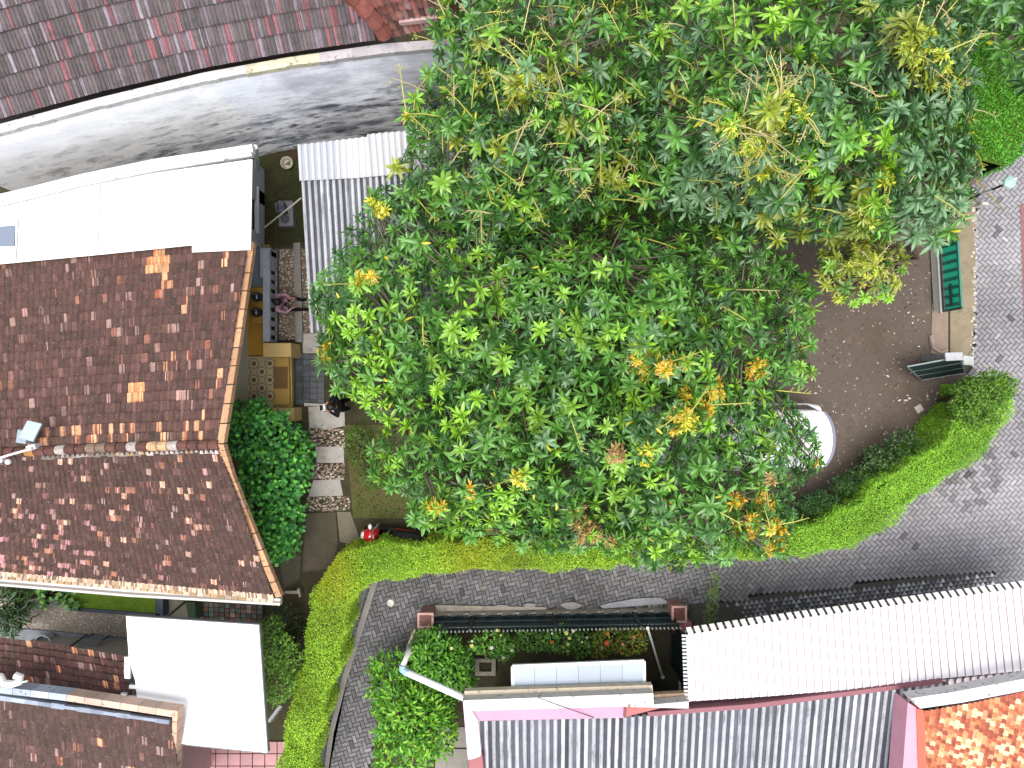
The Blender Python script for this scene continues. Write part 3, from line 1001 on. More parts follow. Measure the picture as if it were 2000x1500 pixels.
for a, c, z0, z1 in ((ys[0], 4.62, 0, .85), (4.62, ys[1], 0, 2.9), (ys[2], ys[3], 0, 2.9), (ys[1], ys[2], 0, .52), (ys[1], ys[2], 2.0, 2.9)):
    if a - c < .01: continue
    b.prism([Vector((xw - .14, a, z1)), Vector((xw, a, z1)), Vector((xw, c, z1)), Vector((xw - .14, c, z1))], z1 - z0, A(192, 200, 204))
part('wall', b, M['paint'], an)
b = MB()
b.prism([Vector((xw - .12, ys[1], 2.0)), Vector((xw - .07, ys[1], 2.0)), Vector((xw - .07, ys[2], 2.0)), Vector((xw - .12, ys[2], 2.0))], 1.48, A(22, 28, 34))
wnd = part('window', b, M['glass'], an)
b = MB()
b.prism([Vector((xw - .05, ys[1] + .03, .55)), Vector((xw + .05, ys[1] + .03, .55)), Vector((xw + .05, ys[2] - .03, .55)), Vector((xw - .05, ys[2] - .03, .55))], .04, A(210, 214, 214))
part('sill', b, M['paint'], wnd)

# ---- corrugated shed
sh = thing('shed', 'open shed with weathered grey corrugated roof beside the big mango tree', 'shed', P(690, 450, 0))
zs = 2.55
rt = [P(588, 345, zs), P(700, 338, zs), P(900, 322, zs)]
rb = [P(606, 650, zs - .25), P(720, 650, zs - .25), P(918, 650, zs - .25)]
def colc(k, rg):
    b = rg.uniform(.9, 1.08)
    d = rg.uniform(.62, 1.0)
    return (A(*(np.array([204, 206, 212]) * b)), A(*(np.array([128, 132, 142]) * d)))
part('roof', corrugated(rt, rb, 26, .026, colc, nv=4, seg=8, seed=4), M['asbestos'], sh)
def colw(k, rg):
    b = rg.uniform(.95, 1.05)
    if k < 6: return (A(*(np.array([214, 216, 222]) * b)), A(*(np.array([182, 186, 196]) * b)))
    return (A(*(np.array([244, 244, 246]) * b)), A(*(np.array([214, 214, 220]) * b)))
rt2 = [P(581, 283, zs + .12), P(716, 267, zs + .12), P(718, 262, zs + .12), P(900, 246, zs + .12)]
rb2 = [P(585, 353, zs + .06), P(700, 347, zs + .06), P(720, 345, zs + .06), P(905, 330, zs + .06)]
part('upper_roof', corrugated(rt2, rb2, 26, .026, colw, nv=2, seg=8, seed=5), M['sheet'], sh)
for x, y in ((625, 330), (700, 480), (640, 600), (860, 320), (880, 600)):
    b = MB(); p = P(x, y, 2.3); b.box((p.x, p.y, 1.15), (.1, .1, 2.3), 0, A(96, 84, 70))
    part('post', b, M['bark'], sh)
b = MB()
b.beam(P(592, 300, 2.44), P(612, 645, 2.2), .06, .1, A(90, 80, 66))
part('rafter', b, M['bark'], sh)

# ---- lower left tiled house, its low wing, and the white flat roof
def col_br(i, j, u, v, rg):
    if rg.random() < .05: return hot_tile(rg, (206, 124, 90))
    return dark_tile(i, j, u, v, rg, (98, 68, 64))
wing = thing('low_wing', 'low wing with brown tile roof beside the white flat roof', 'house wing', P(110, 1320, 0))
part('roof', tile_field([P(-80, 1330, 3.1), P(130, 1362, 3.1), P(262, 1384, 3.1)], [P(-80, 1238, 2.7), P(100, 1258, 2.7), P(250, 1284, 2.7)], 30, 7, col_br, seed=21), M['tile'], wing)
b = MB()
b.prism([P(-80, 1325, 2.6), P(240, 1340, 2.6), P(240, 1395, 2.6), P(-80, 1380, 2.6)], 2.6, A(200, 190, 180))
part('wall', b, M['paint'], wing)
lh = thing('corner_house', 'house with dark brown tile roof at the lower left corner', 'house', P(150, 1500, 0))
T0 = [P(-80, 1352, 3.7), P(130, 1378, 3.7), P(336, 1408, 3.7)]
B0 = [p + Vector((.02, -3.4, -.9)) for p in T0]
part('roof', tile_field(T0, B0, 32, 17, lambda i, j, u, v, rg: dark_tile(i, j, u, v, rg, (90, 68, 62)) if rg.random() > .02 else hot_tile(rg, (180, 110, 90)), seed=22), M['tile'], lh)
b = MB()
for a, c, cc in ((P(-80, 1338, 3.85), P(130, 1363, 3.85), (196, 206, 222)), (P(130, 1363, 3.85), P(340, 1395, 3.85), (226, 196, 176))):
    for k in range(6):
        b.beam(a.lerp(c, k / 6), a.lerp(c, (k + 1) / 6 - .004), .13, .3, A(*(np.array(cc) * rnd.uniform(.92, 1.05))))
part('parapet_cap', b, M['cap'], lh)
b = MB()
for k in range(16):
    a, c = P(-80, 1352, 3.80), P(330, 1411, 3.80)
    p, q = a.lerp(c, k / 16), a.lerp(c, (k + 1) / 16)
    b.beam(p, q, .06 + .05 * rnd.random(), .08, A(*(np.array([176, 186, 204]) * rnd.uniform(.8, 1.1))))
part('flashing', b, M['concrete'], lh)
b = MB()
for k in range(8):
    a, c = P(342, 1388, 3.85), P(336, 1560, 3.1)
    b.beam(a.lerp(c, k / 8), a.lerp(c, (k + 1) / 8 - .006), .10, .28, A(*(np.array([228, 190, 164]) * rnd.uniform(.92, 1.05))))
part('verge', b, M['cap'], lh)
b = MB()
b.prism([P(-80, 1420, 2.9), P(300, 1440, 2.9), P(300, 1640, 2.9), P(-80, 1640, 2.9)], 2.9, A(205, 160, 158))
part('wall', b, M['paint'], lh)

fr = thing('flat_roof_porch', 'bright white flat sheet roof porch beside the hedge', 'porch', P(400, 1330, 0))
b = MB()
zf = 3.3
ed = [(246, 1204), (505, 1221), (513, 1340), (522, 1470), (345, 1452), (346, 1389), (268, 1376), (268, 1368), (264, 1330), (252, 1290)]
b.prism([P(x, y, zf) for x, y in ed], .05, A(255, 255, 255, 1.15))
part('roof', b, M['sheet'], fr)
for u_ in (.34, .67):
    b = MB(); b.beam(P(246 + 259 * u_, 1204 + 17 * u_, zf + .006), P(345 + 177 * u_ + (1 - u_) * -20, 1452 + 18 * u_ - 6, zf + .006), .012, .008, A(222, 222, 224)); part('sheet_seam', b, M['metal'], fr)
for (x0, y0, x1, y1) in ((243, 1283, 266, 1297), (243, 1297, 254, 1326), (252, 1338, 270, 1346), (248, 1360, 270, 1376), (236, 1354, 246, 1362)):
    b = MB()
    b.prism([P(x0, y0, zf + .004), P(x1, y0 + 1, zf + .004), P(x1, y1, zf + .004), P(x0, y1 - 1, zf + .004)], .06, A(245, 245, 245, 1.1))
    part('bracket', b, M['metal'], fr)
b = MB()
for a, c in ((ed[0], ed[1]), (ed[1], ed[2]), (ed[2], ed[3]), (ed[3], ed[4])):
    b.beam(P(*a, zf - .052), P(*c, zf - .052), .05, .1, A(120, 124, 128))
part('frame', b, M['metal'], fr)
for x, y in ((300, 1350), (380, 1430)):
    b = MB(); p = P(x, y, 3.2)
    b.box((p.x, p.y, 1.6), (.08, .08, 3.2), 0, A(150, 150, 150))
    part('post', b, M['metal'], fr)

# ---- pink house and carport at the lower right
ph = thing('pink_house', 'pink house with grey corrugated roof and cream canopy ledge', 'house', P(1350, 1480, 0))
b = MB()
b.prism([P(907, 1350, 3.0), P(1274, 1338, 3.0), P(1276, 1357, 3.0), P(908, 1364, 3.0)], .16, A(238, 222, 196))
b.prism([P(1276, 1357, 2.96), P(1344, 1353, 2.96), P(1344, 1366, 2.96), P(1276, 1372, 2.96)], .14, A(206, 176, 146))
part('canopy_ledge', b, M['cap'], ph)
b = MB()
b.prism([P(905, 1368, 3.25), P(1276, 1354, 3.25), P(1277, 1376, 3.25), P(1345, 1370, 3.25), P(1345, 1384, 3.25), P(1205, 1380, 3.25), P(918, 1389, 3.25)], .26, A(240, 232, 228))
part('parapet', b, M['cap'], ph)
b = MB()
b.prism([P(917, 1386, 3.2), P(1219, 1377, 3.2), P(1219, 1402, 3.2), P(930, 1408, 3.2)], .2, A(232, 176, 202, .85))
part('pink_band', b, M['paint'], ph)
b = MB()
b.prism([P(1223, 1376, 3.22), P(1262, 1374, 3.22), P(1290, 1383, 3.22), P(1222, 1400, 3.22)], .2, A(196, 120, 116))
b.prism([P(1265, 1391, 3.12), P(1470, 1375, 3.12), P(1840, 1327, 3.12), P(1841, 1335, 3.12), P(1470, 1384, 3.12), P(1265, 1400, 3.12)], .2, A(158, 104, 112))
b.prism([P(1219, 1377, 3.24), P(1224, 1377, 3.24), P(1223, 1401, 3.24), P(1218, 1401, 3.24)], .2, A(140, 84, 92))
part('red_band', b, M['paint'], ph)
b = MB()
b.prism([P(904, 1369, 3.24), P(920, 1386, 3.24), P(934, 1408, 3.24), P(940, 1476, 3.24), P(926, 1482, 3.24), P(914, 1484, 3.24)], .5, A(242, 218, 228))
b.prism([P(914, 1485, 3.2), P(942, 1476, 3.2), P(952, 1600, 3.2), P(926, 1600, 3.2)], .5, A(176, 112, 116))
part('side_wall', b, M['paint'], ph)
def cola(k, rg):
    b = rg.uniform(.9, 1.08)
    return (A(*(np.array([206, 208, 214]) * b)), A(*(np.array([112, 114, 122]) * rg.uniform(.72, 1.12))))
rt = [P(930, 1407, 3.1), P(1222, 1400, 3.1), P(1470, 1382, 3.1), P(1700, 1352, 3.1), P(1848, 1332, 3.1)]
rb = [p + Vector((.03, -2.9, -.6)) for p in rt]
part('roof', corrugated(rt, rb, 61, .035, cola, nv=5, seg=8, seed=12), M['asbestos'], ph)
b = MB()
b.prism([P(950, 1440, 2.2), P(1780, 1440, 2.2), P(1780, 1700, 2.2), P(950, 1700, 2.2)], 2.2, A(226, 170, 184))
part('wall', b, M['paint'], ph)

cp = thing('carport', 'long white ribbed metal carport roof along the street', 'carport', P(1650, 1260, 0))
rt = [P(1340, 1240, 2.75), P(1500, 1216, 2.75), P(1650, 1196, 2.75), P(1800, 1175, 2.75), P(2000, 1148, 2.75), P(2160, 1125, 2.75)]
rb = [P(1345, 1370, 3.0), P(1500, 1360, 3.02), P(1650, 1348, 3.04), P(1834, 1326, 3.06), P(2000, 1310, 3.06), P(2180, 1290, 3.06)]
part('roof', corrugated(rt, rb, 54, .012, lambda k, rg: (A(252, 250, 252, 1.12), A(250, 244, 247, 1.12), A(206, 176, 184)), nv=3, seg=10, shape='box', seed=3), M['sheet'], cp)  # third colour paints the pinkish shadow along each rib
b = MB()
rb2 = [P(1836, 1330, 3.0), P(2000, 1312, 3.0), P(2170, 1292, 3.0)]
rb3 = [P(1838, 1352, 2.97), P(2000, 1330, 2.97), P(2170, 1308, 2.97)]
part('lower_roof', corrugated(rb2, rb3, 22, .02, lambda k, rg: (A(248, 244, 246, 1.1), A(236, 226, 230), A(150, 112, 122)), nv=2, seg=10, shape='box', seed=3), M['sheet'], cp)  # grey-pink rib shadow painted in by the third colour
b = MB()                                   # front valance: short tabs between the ribs
n = 54
for k in range(n):
    a, c = rail(rt, (k + .32) / n), rail(rt, (k + .98) / n)
    dn = Vector((-.035, .115, -.10))
    b.add([a, c, c + dn, a + dn, a - Vector((0, 0, .02)), c - Vector((0, 0, .02)), c + dn - Vector((0, 0, .02)), a + dn - Vector((0, 0, .02))],
          [[0, 1, 2, 3], [7, 6, 5, 4], [0, 3, 7, 4], [1, 5, 6, 2], [3, 2, 6, 7]], A(*(np.array([250, 244, 240]) * rnd.uniform(.93, 1.0)), 1.08))
part('valance', b, M['sheet'], cp)
b = MB()
b.beam(rt[0] + Vector((0, .03, -.1)), rt[-1] + Vector((0, .03, -.1)), .07, .1, A(84, 82, 84))
b.beam(rb[0] + Vector((.3, .5, -.12)), rb[-1] + Vector((0, .5, -.12)), .07, .1, A(84, 82, 84))
b.beam(rt[0] + Vector((.05, 0, -.1)), rb[0] + Vector((.05, .1, -.1)), .06, .1, A(70, 70, 74))
part('beam', b, M['metal'], cp)
b = MB()                                   # serrated left edge
for k in range(18):
    p, q = rt[0].lerp(rb[0], k / 18), rt[0].lerp(rb[0], (k + .55) / 18)
    b.beam(p + Vector((-.045, 0, -.012)), q + Vector((-.045, 0, -.012)), .09, .02, A(226, 226, 230))
part('edge_trim', b, M['metal'], cp)
for x, y in ((1500, 1345), (1700, 1330), (1900, 1310)):
    b = MB(); p = P(x, y, 2.6)
    b.box((p.x + .05, p.y - .05, 1.3), (.08, .08, 2.6), 0, A(60, 70, 72))
    part('post', b, M['metal'], cp)

oh = thing('orange_roof_house', 'house with bright orange clay tile roof at the lower right corner', 'house', P(1920, 1450, 0))
rt = [P(1806, 1388, 3.5), P(1900, 1372, 3.5), P(2000, 1350, 3.5), P(2120, 1325, 3.5)]
rb = [p + Vector((.06, -2.7, -.8)) for p in rt]
def colo(i, j, u, v, rg):
    return A(*(np.array(rg.choice([(206, 118, 84), (232, 176, 126), (246, 222, 178), (182, 96, 72), (214, 140, 98)])) * rg.uniform(.9, 1.08)))
part('roof', tile_field(rt, rb, 30, 25, colo, hump=.05, lift=.02, seed=31), mat('orange_tile', None, .75, .3, (9, .2), fine=(45, .25), bump=(40, .3)), oh)
b = MB()
b.prism([P(1779, 1364, 3.75), P(1860, 1352, 3.75), P(2000, 1326, 3.75), P(2130, 1302, 3.75), P(2130, 1326, 3.75), P(2000, 1349, 3.75), P(1880, 1372, 3.75), P(1797, 1384, 3.75)], .3, A(240, 236, 236))
part('parapet_cap', b, M['cap'], oh)
b = MB()
b.prism([P(1773, 1372, 3.6), P(1795, 1386, 3.6), P(1803, 1600, 3.6), P(1756, 1600, 3.6), P(1768, 1440, 3.6)], .5, A(232, 168, 186))
part('side_wall', b, M['paint'], oh)
b = MB()
b.prism([P(1790, 1384, 3.62), P(1805, 1388, 3.62), P(1814, 1600, 3.62), P(1797, 1600, 3.62)], .3, A(226, 112, 88))
part('verge', b, M['paint'], oh)
b = MB()
b.prism([P(1815, 1440, 2.4), P(2150, 1400, 2.4), P(2150, 1650, 2.4), P(1815, 1650, 2.4)], 2.4, A(226, 170, 184))
part('wall', b, M['paint'], oh)

# ------------------------------------------------------------------ foliage
def unit(a):
    return a / np.maximum(1e-9, np.linalg.norm(a, axis=1, keepdims=True))

def leaf_arrays(base, d, n, L, W, droop, col):
    """long folded leaves: 8 verts, 6 faces each"""
    N = len(base)
    d, n = unit(d), unit(n)
    s = unit(np.cross(d, n))
    n = np.cross(s, d)
    ts = [0.0, 0.32, 0.70, 1.0]
    def centre(t):
        p = base + d * (L * t)[:, None] if not np.isscalar(t) else base + d * (L * t)[:, None]
        return p - np.array([0, 0, 1.0]) * (droop * L * t * t)[:, None]
    c = [centre(t) for t in ts]
    wd = [0, 0.5, 0.42, 0]
    V = np.empty((N, 8, 3))
    V[:, 0] = c[0]
    for k, o in ((1, 1), (2, 4)):
        off = s * (W * wd[k])[:, None]
        up = n * (W * wd[k] * 0.55)[:, None]
        V[:, o] = c[k] - off + up
        V[:, o + 1] = c[k]
        V[:, o + 2] = c[k] + off + up
    V[:, 7] = c[3]
    loops = np.array([0, 2, 1, 0, 3, 2, 1, 2, 5, 4, 2, 3, 6, 5, 4, 5, 7, 5, 6, 7])
    tot = np.array([3, 3, 4, 4, 3, 3])
    return V, loops, tot, np.repeat(col, 8, axis=0)

def small_arrays(base, d, n, L, W, col):
    """short folded leaves: 4 verts, 2 faces"""
    N = len(base)
    d, n = unit(d), unit(n)
    s = unit(np.cross(d, n))
    n = np.cross(s, d)
    V = np.empty((N, 4, 3))
    V[:, 0] = base
    V[:, 1] = base + d * (L * .5)[:, None] - s * (W * .5)[:, None] + n * (W * .2)[:, None]
    V[:, 2] = base + d * L[:, None]
    V[:, 3] = base + d * (L * .5)[:, None] + s * (W * .5)[:, None] + n * (W * .2)[:, None]
    loops = np.array([0, 3, 2, 0, 2, 1])
    return V, loops, np.array([3, 3]), np.repeat(col, 4, axis=0)

def np_mesh(name, groups, org, extra=None):
    vs, ls, ts, cs, off = [], [], [], [], 0
    for V, loops, tot, col in groups:
        N, k, _ = V.shape
        vs.append(V.reshape(-1, 3))
        ls.append((loops[None, :] + (np.arange(N) * k)[:, None] + off).ravel())
        ts.append(np.tile(tot, N))
        cs.append(col)
        off += N * k
    if extra is not None and extra.v:
        e = np.array(extra.v)
        vs.append(e)
        ls.append(np.array([i + off for f in extra.f for i in f]))
        ts.append(np.array([len(f) for f in extra.f]))
        ec = np.zeros((len(e), 3))
        for f, c in zip(extra.f, extra.c):
            for i in f: ec[i] = c[:3]
        cs.append(ec)
    v = np.concatenate(vs) - np.array(org)
    l = np.concatenate(ls); t = np.concatenate(ts); c = np.concatenate(cs)
    me = bpy.data.meshes.new(name)
    me.vertices.add(len(v)); me.vertices.foreach_set("co", v.astype(np.float32).ravel())
    me.loops.add(len(l)); me.loops.foreach_set("vertex_index", l.astype(np.int32))
    me.polygons.add(len(t))
    st = np.concatenate([[0], np.cumsum(t)[:-1]])
    me.polygons.foreach_set("loop_start", st.astype(np.int32))
    me.update(calc_edges=True)
    rgba = np.ones((len(v), 4), dtype=np.float32); rgba[:, :3] = c
    at = me.color_attributes.new("col", 'FLOAT_COLOR', 'POINT')
    at.data.foreach_set("color", rgba.ravel())
    return me

def np_part(name, groups, m, parent, extra=None):
    o = link_mesh(name, np_mesh(name, groups, WO[parent.name], extra), m, parent)
    WO[o.name] = WO[parent.name]
    return o

LC = {'dark': A(66, 112, 50), 'mid': A(96, 150, 58), 'blue': A(106, 146, 98), 'fresh': A(132, 180, 60), 'lime': A(146, 200, 58), 'yellow': A(214, 206, 62),  # 'blue' has the sky's reflection on glossy leaves put into its colour
      'orange': A(228, 184, 54), 'brown': A(196, 156, 104), 'olive': A(146, 160, 54), 'yg': A(208, 216, 70)}
LC = {k: np.array(v) * 1.25 for k, v in LC.items()}
Zup = np.array([0, 0, 1.0])

def dist_poly(x, y, poly):
    best = 1e9
    n = len(poly)
    for i in range(n):
        x0, y0 = poly[i]; x1, y1 = poly[(i + 1) % n]
        dx, dy = x1 - x0, y1 - y0
        t = max(0, min(1, ((x - x0) * dx + (y - y0) * dy) / (dx * dx + dy * dy + 1e-9)))
        best = min(best, (x - x0 - t * dx) ** 2 + (y - y0 - t * dy) ** 2)
    return math.sqrt(best)

def mango(name, label, outline, zr, zt, trunk, spacing, leafL, hints, mix, seed, layers=4, lump=1.35, panicles=0, group='mango trees', nl=(12, 17), holes=()):
    rg = np.random.default_rng(seed); rr = random.Random(seed)
    xs = [p[0] for p in outline]; ys = [p[1] for p in outline]
    tp = P(*trunk, 0)
    t = thing(name, label, 'tree', tp, group)
    lumps = [(rr.uniform(min(xs), max(xs)), rr.uniform(min(ys), max(ys)), rr.uniform(34, 78), rr.uniform(.4, 1.0) * lump) for _ in range(int((max(xs) - min(xs)) * (max(ys) - min(ys)) / 6000))]
    def height(x, y):
        d = dist_poly(x, y, outline)
        z = zr + (zt - zr) * (1 - math.exp(-d / 130.0))
        b = max([0] + [a * max(0, 1 - ((x - lx) ** 2 + (y - ly) ** 2) / (r * r)) for lx, ly, r, a in lumps])
        return z + b - lump * .5, d
    ros = []
    for layer in range(layers):
        sp = spacing * (1.0, .98, 1.1, 1.25)[layer]
        grid = {}
        cnt = int((max(xs) - min(xs)) * (max(ys) - min(ys)) / (sp * sp) * 3.2)
        for _ in range(cnt):
            x, y = rr.uniform(min(xs), max(xs)), rr.uniform(min(ys), max(ys))
            if not inside(x, y, outline): continue
            gx, gy = int(x // sp), int(y // sp)
            if any((q[0] - x) ** 2 + (q[1] - y) ** 2 < sp * sp for a in (-1, 0, 1) for b in (-1, 0, 1) for q in grid.get((gx + a, gy + b), ())): continue
            z, d = height(x, y)
            hole = any((x - hx) ** 2 + (y - hy) ** 2 < hr * hr for hx, hy, hr in holes)
            if hole and (layer < 1 or rr.random() < .6): continue
            if layer and d < 2 * layer: continue
            grid.setdefault((gx, gy), []).append((x, y))
            z -= layer * rr.uniform(.62, 1.1) + abs(rr.gauss(0, .12))
            ros.append((x, y, z, layer, d))
    for qx, qy, qr, kind in hints:                # crowded small new shoots
        if kind in ('orange', 'yellow', 'yg', 'brown'):
            for _ in range(int(qr * qr / 28)):
                a_, r_ = rr.uniform(0, 6.283), qr * math.sqrt(rr.random())
                x, y = qx + r_ * math.cos(a_), qy + r_ * math.sin(a_)
                if inside(x, y, outline):
                    z, d = height(x, y)
                    ros.append((x, y, z + rr.uniform(-.05, .2), 0, d))
    # rosettes -> leaves
    Bp, D, Nn, Ls, Ws, Dr, Cc = [], [], [], [], [], [], []
    ends = []
    names = list(mix.keys()); wts = list(mix.values())
    for x, y, z, layer, d in ros:
        p = np.array(P(x, y, z))
        e = 10
        hx = (height(x + e, y)[0] - height(x - e, y)[0]) / (2 * e) * F / (H - z)
        hy = (height(x, y + e)[0] - height(x, y - e)[0]) / (2 * e) * F / (H - z)
        ax = np.array([-hx * .8, hy * .8, 1.0]) + rg.normal(0, .28, 3)
        ax[2] = max(ax[2], .35)
        ax /= np.linalg.norm(ax)
        c = None
        for qx, qy, qr, kind in hints:
            if (qx - x) ** 2 + (qy - y) ** 2 < (qr * .92) ** 2 and layer == 0 and rr.random() < .85:
                c = kind
                break
        hinted = c is not None
        if c is None:
            c = rr.choices(names, wts)[0]
            if layer and c in ('lime', 'yellow', 'orange', 'fresh', 'yg'): c = 'mid'
        base = LC[c] * rr.uniform(.82, 1.15)
        ll = leafL * rr.uniform(.78, 1.18) * {'lime': .9, 'orange': .62, 'yellow': .62, 'yg': .5, 'brown': .6}.get(c, 1.06)
        n = rr.randint(*nl) + (6 if hinted else 0)
        u = np.cross(ax, [0.3, 0.2, 1.0]); u /= np.linalg.norm(u); v = np.cross(ax, u)
        a0 = rr.uniform(0, 6.28)
        for k in range(n):
            th = a0 + k * 2.39996 + rr.gauss(0, .12)
            f = k / (n - 1)
            el = R(58 - 78 * f + rr.gauss(0, 9))
            dd = (u * math.cos(th) + v * math.sin(th)) * math.cos(el) + ax * math.sin(el)
            Bp.append(p - ax * (.06 * f)); D.append(dd)
            Nn.append(ax * math.cos(el) - (u * math.cos(th) + v * math.sin(th)) * math.sin(el) + rg.normal(0, .12, 3))
            le = ll * (.62 + .42 * f) * rr.uniform(.85, 1.12)
            Ls.append(le); Ws.append(le * rr.uniform(.24, .305)); Dr.append(rr.uniform(.05, .32))
            if hinted and c in ('orange', 'yellow', 'yg', 'brown') and rr.random() < .2: cc0 = LC['fresh']
            else: cc0 = base
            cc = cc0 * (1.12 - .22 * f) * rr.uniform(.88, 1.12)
            if not hinted and rr.random() < .006: cc = LC['yellow'] * .9
            Cc.append(cc)
        ends.append((p, layer))
    G = [leaf_arrays(np.array(Bp), np.array(D), np.array(Nn), np.array(Ls), np.array(Ws), np.array(Dr), np.array(Cc))]
    ex = MB()
    flower = np.array([A(226, 224, 110), A(206, 206, 84), A(226, 210, 150)])
    if panicles:
        tops = [q for q in ros if q[3] == 0]
        for x, y, z, layer, d in rr.sample(tops, min(panicles, len(tops))):
            p = Vector(P(x, y, z))
            a = rr.uniform(0, 6.28); ln = rr.uniform(.35, .8)
            q = p + Vector((math.cos(a) * ln * .9, math.sin(a) * ln * .9, ln * rr.uniform(.3, .6)))
            m = p.lerp(q, .5) + Vector((0, 0, .05))
            c = tuple(flower[rr.randrange(3)] * rr.uniform(.8, 1.1))
            ex.tube([p, m, q], [.014, .010, .005], 4, c, caps=False)
            for k in range(rr.randint(3, 9)):
                s = p.lerp(q, rr.uniform(.35, 1))
                a2 = a + rr.choice((-1, 1)) * rr.uniform(.5, 1.2)
                l2 = rr.uniform(.04, .14)
                e2 = s + Vector((math.cos(a2) * l2, math.sin(a2) * l2, rr.uniform(-.02, .05)))
                ex.tube([s, e2], [.008, .004], 3, c, caps=False)
                if rr.random() < .35: ex.ball(e2, rr.uniform(.012, .024), tuple(np.array(A(200, 205, 130)) * rr.uniform(.8, 1.1)), 6, 4)
    # trunk, limbs and twigs
    tb = MB()
    bc = A(104, 92, 78)
    fork = zr * .55
    tb.tube([tp, tp + Vector((.05, .03, fork * .5)), tp + Vector((.0, .08, fork))], [.26, .21, .2], 10, bc)
    F0 = tp + Vector((.0, .08, fork - .05))
    cx, cy = sum(xs) / len(xs), sum(ys) / len(ys)
    limbs = []
    for k in range(9):
        a = k * .698 + rr.uniform(-.2, .2)
        for fr_ in (1.0, .85, .7, .5, .35):
            x, y = cx + math.cos(a) * (max(xs) - min(xs)) * .36 * fr_, cy + math.sin(a) * (max(ys) - min(ys)) * .36 * fr_
            if inside(x, y, outline): break
        z = height(x, y)[0] - 1.1
        e = Vector(P(x, y, z))
        m = F0.lerp(e, .5) + Vector((rr.uniform(-.3, .3), rr.uniform(-.3, .3), .3))
        tb.tube([F0, F0.lerp(m, .5) + Vector((0, 0, .1)), m, e], [.15, .12, .085, .035], 7, bc)
        limbs += [F0.lerp(m, .7), m, m.lerp(e, .5), e]
    lv = np.array([tuple(q) for q in limbs])
    for p, layer in ends:
        if rr.random() > .5: continue
        j = int(np.argmin(((lv - p) ** 2).sum(axis=1)))
        s = Vector(lv[j]); e = Vector(p)
        far = (s - e).length > 1.3
        if far: s = e + (s - e).normalized() * .7 + Vector((0, 0, -.35))
        m = s.lerp(e, .55) + Vector((0, 0, -.12))
        (ex if far else tb).tube([s, m, e], [.022, .014, .006], 4, A(128, 118, 100), caps=False)
    np_part('crown', G, M['leaf'], t, ex)
    part('trunk', tb, M['bark'], t)
    return t

HA = [(660, 640, 34, 'lime'), (702, 622, 36, 'lime'), (690, 560, 16, 'fresh'), (712, 545, 22, 'orange'), (625, 688, 18, 'orange'), (742, 690, 36, 'lime'), (772, 700, 26, 'lime'), (720, 755, 42, 'lime'), (752, 780, 26, 'lime'),
      (762, 830, 34, 'lime'), (850, 790, 34, 'lime'), (930, 800, 34, 'lime'), (885, 838, 32, 'lime'), (880, 640, 30, 'fresh'), (910, 655, 24, 'lime'), (868, 745, 30, 'lime'), (810, 745, 24, 'fresh'),
      (985, 700, 30, 'fresh'), (1040, 830, 30, 'fresh'), (760, 372, 24, 'fresh'), (742, 402, 20, 'yellow'), (885, 500, 32, 'lime'), (855, 520, 26, 'fresh'), (965, 570, 36, 'fresh'), (1180, 430, 22, 'lime'),
      (1140, 640, 34, 'fresh'), (1175, 650, 26, 'fresh'), (1262, 695, 22, 'yellow'), (1240, 708, 12, 'orange'), (1302, 708, 22, 'orange'), (1330, 715, 14, 'orange'), (1395, 715, 32, 'lime'), (1362, 728, 20, 'lime'),
      (1262, 722, 16, 'yellow'), (1402, 760, 18, 'orange'), (1345, 765, 16, 'orange'), (1372, 800, 20, 'orange'), (1328, 808, 16, 'orange'), (1352, 832, 24, 'yellow'), (1322, 832, 14, 'orange'), (1370, 842, 20, 'lime'), (1478, 722, 20, 'orange'),
      (1205, 890, 18, 'brown'), (1268, 895, 18, 'yellow'), (850, 978, 20, 'orange'), (1020, 940, 18, 'yellow'), (985, 985, 36, 'lime'), (920, 1005, 34, 'lime'), (915, 960, 12, 'orange'), (1015, 965, 20, 'lime'), (1145, 1038, 24, 'brown'), (1130, 998, 12, 'brown'),
      (1195, 1065, 14, 'brown'), (1230, 1075, 30, 'fresh'), (1338, 1095, 24, 'lime'), (1460, 1030, 22, 'orange'), (1496, 985, 20, 'orange'), (1440, 980, 12, 'orange'), (1520, 1030, 22, 'orange'), (1516, 1065, 22, 'orange'), (1510, 935, 10, 'brown'),
      (1590, 905, 10, 'orange'), (1580, 660, 24, 'fresh'), (1572, 718, 20, 'fresh'), (1210, 940, 40, 'fresh'), (1180, 990, 40, 'fresh'), (1010, 880, 30, 'mid'), (780, 1010, 16, 'lime'), (770, 690, 20, 'lime')]
OA = [(608, 570), (640, 500), (690, 440), (733, 385), (780, 350), (900, 360), (1000, 380), (1200, 400), (1400, 400), (1490, 420), (1550, 500), (1585, 560), (1592, 640), (1582, 690), (1588, 725), (1548, 765), (1556, 800), (1590, 840), (1608, 900), (1590, 930), (1548, 960), (1548, 1050), (1530, 1092), (1490, 1088),
      (1430, 1095), (1380, 1100), (1310, 1120), (1230, 1105), (1180, 1080), (1080, 1078), (980, 1068), (900, 1045), (860, 1040), (795, 1015), (790, 960), (735, 945), (720, 900), (735, 850), (720, 790), (650, 760), (618, 710), (628, 650)]
mango('mango_tree', 'wide mango tree with lime and orange new leaves filling the centre above the white van', OA, 3.6, 6.6, (1120, 770), 21, .255, HA, {'dark': 28, 'mid': 52, 'fresh': 13, 'blue': 5, 'lime': 3}, 101,
      panicles=26, holes=((1110, 400, 45), (1190, 480, 40), (1060, 760, 34), (1150, 780, 34), (940, 810, 14), (1290, 790, 26), (1200, 610, 22), (1110, 920, 26), (840, 560, 20), (970, 740, 18), (1240, 560, 26)))
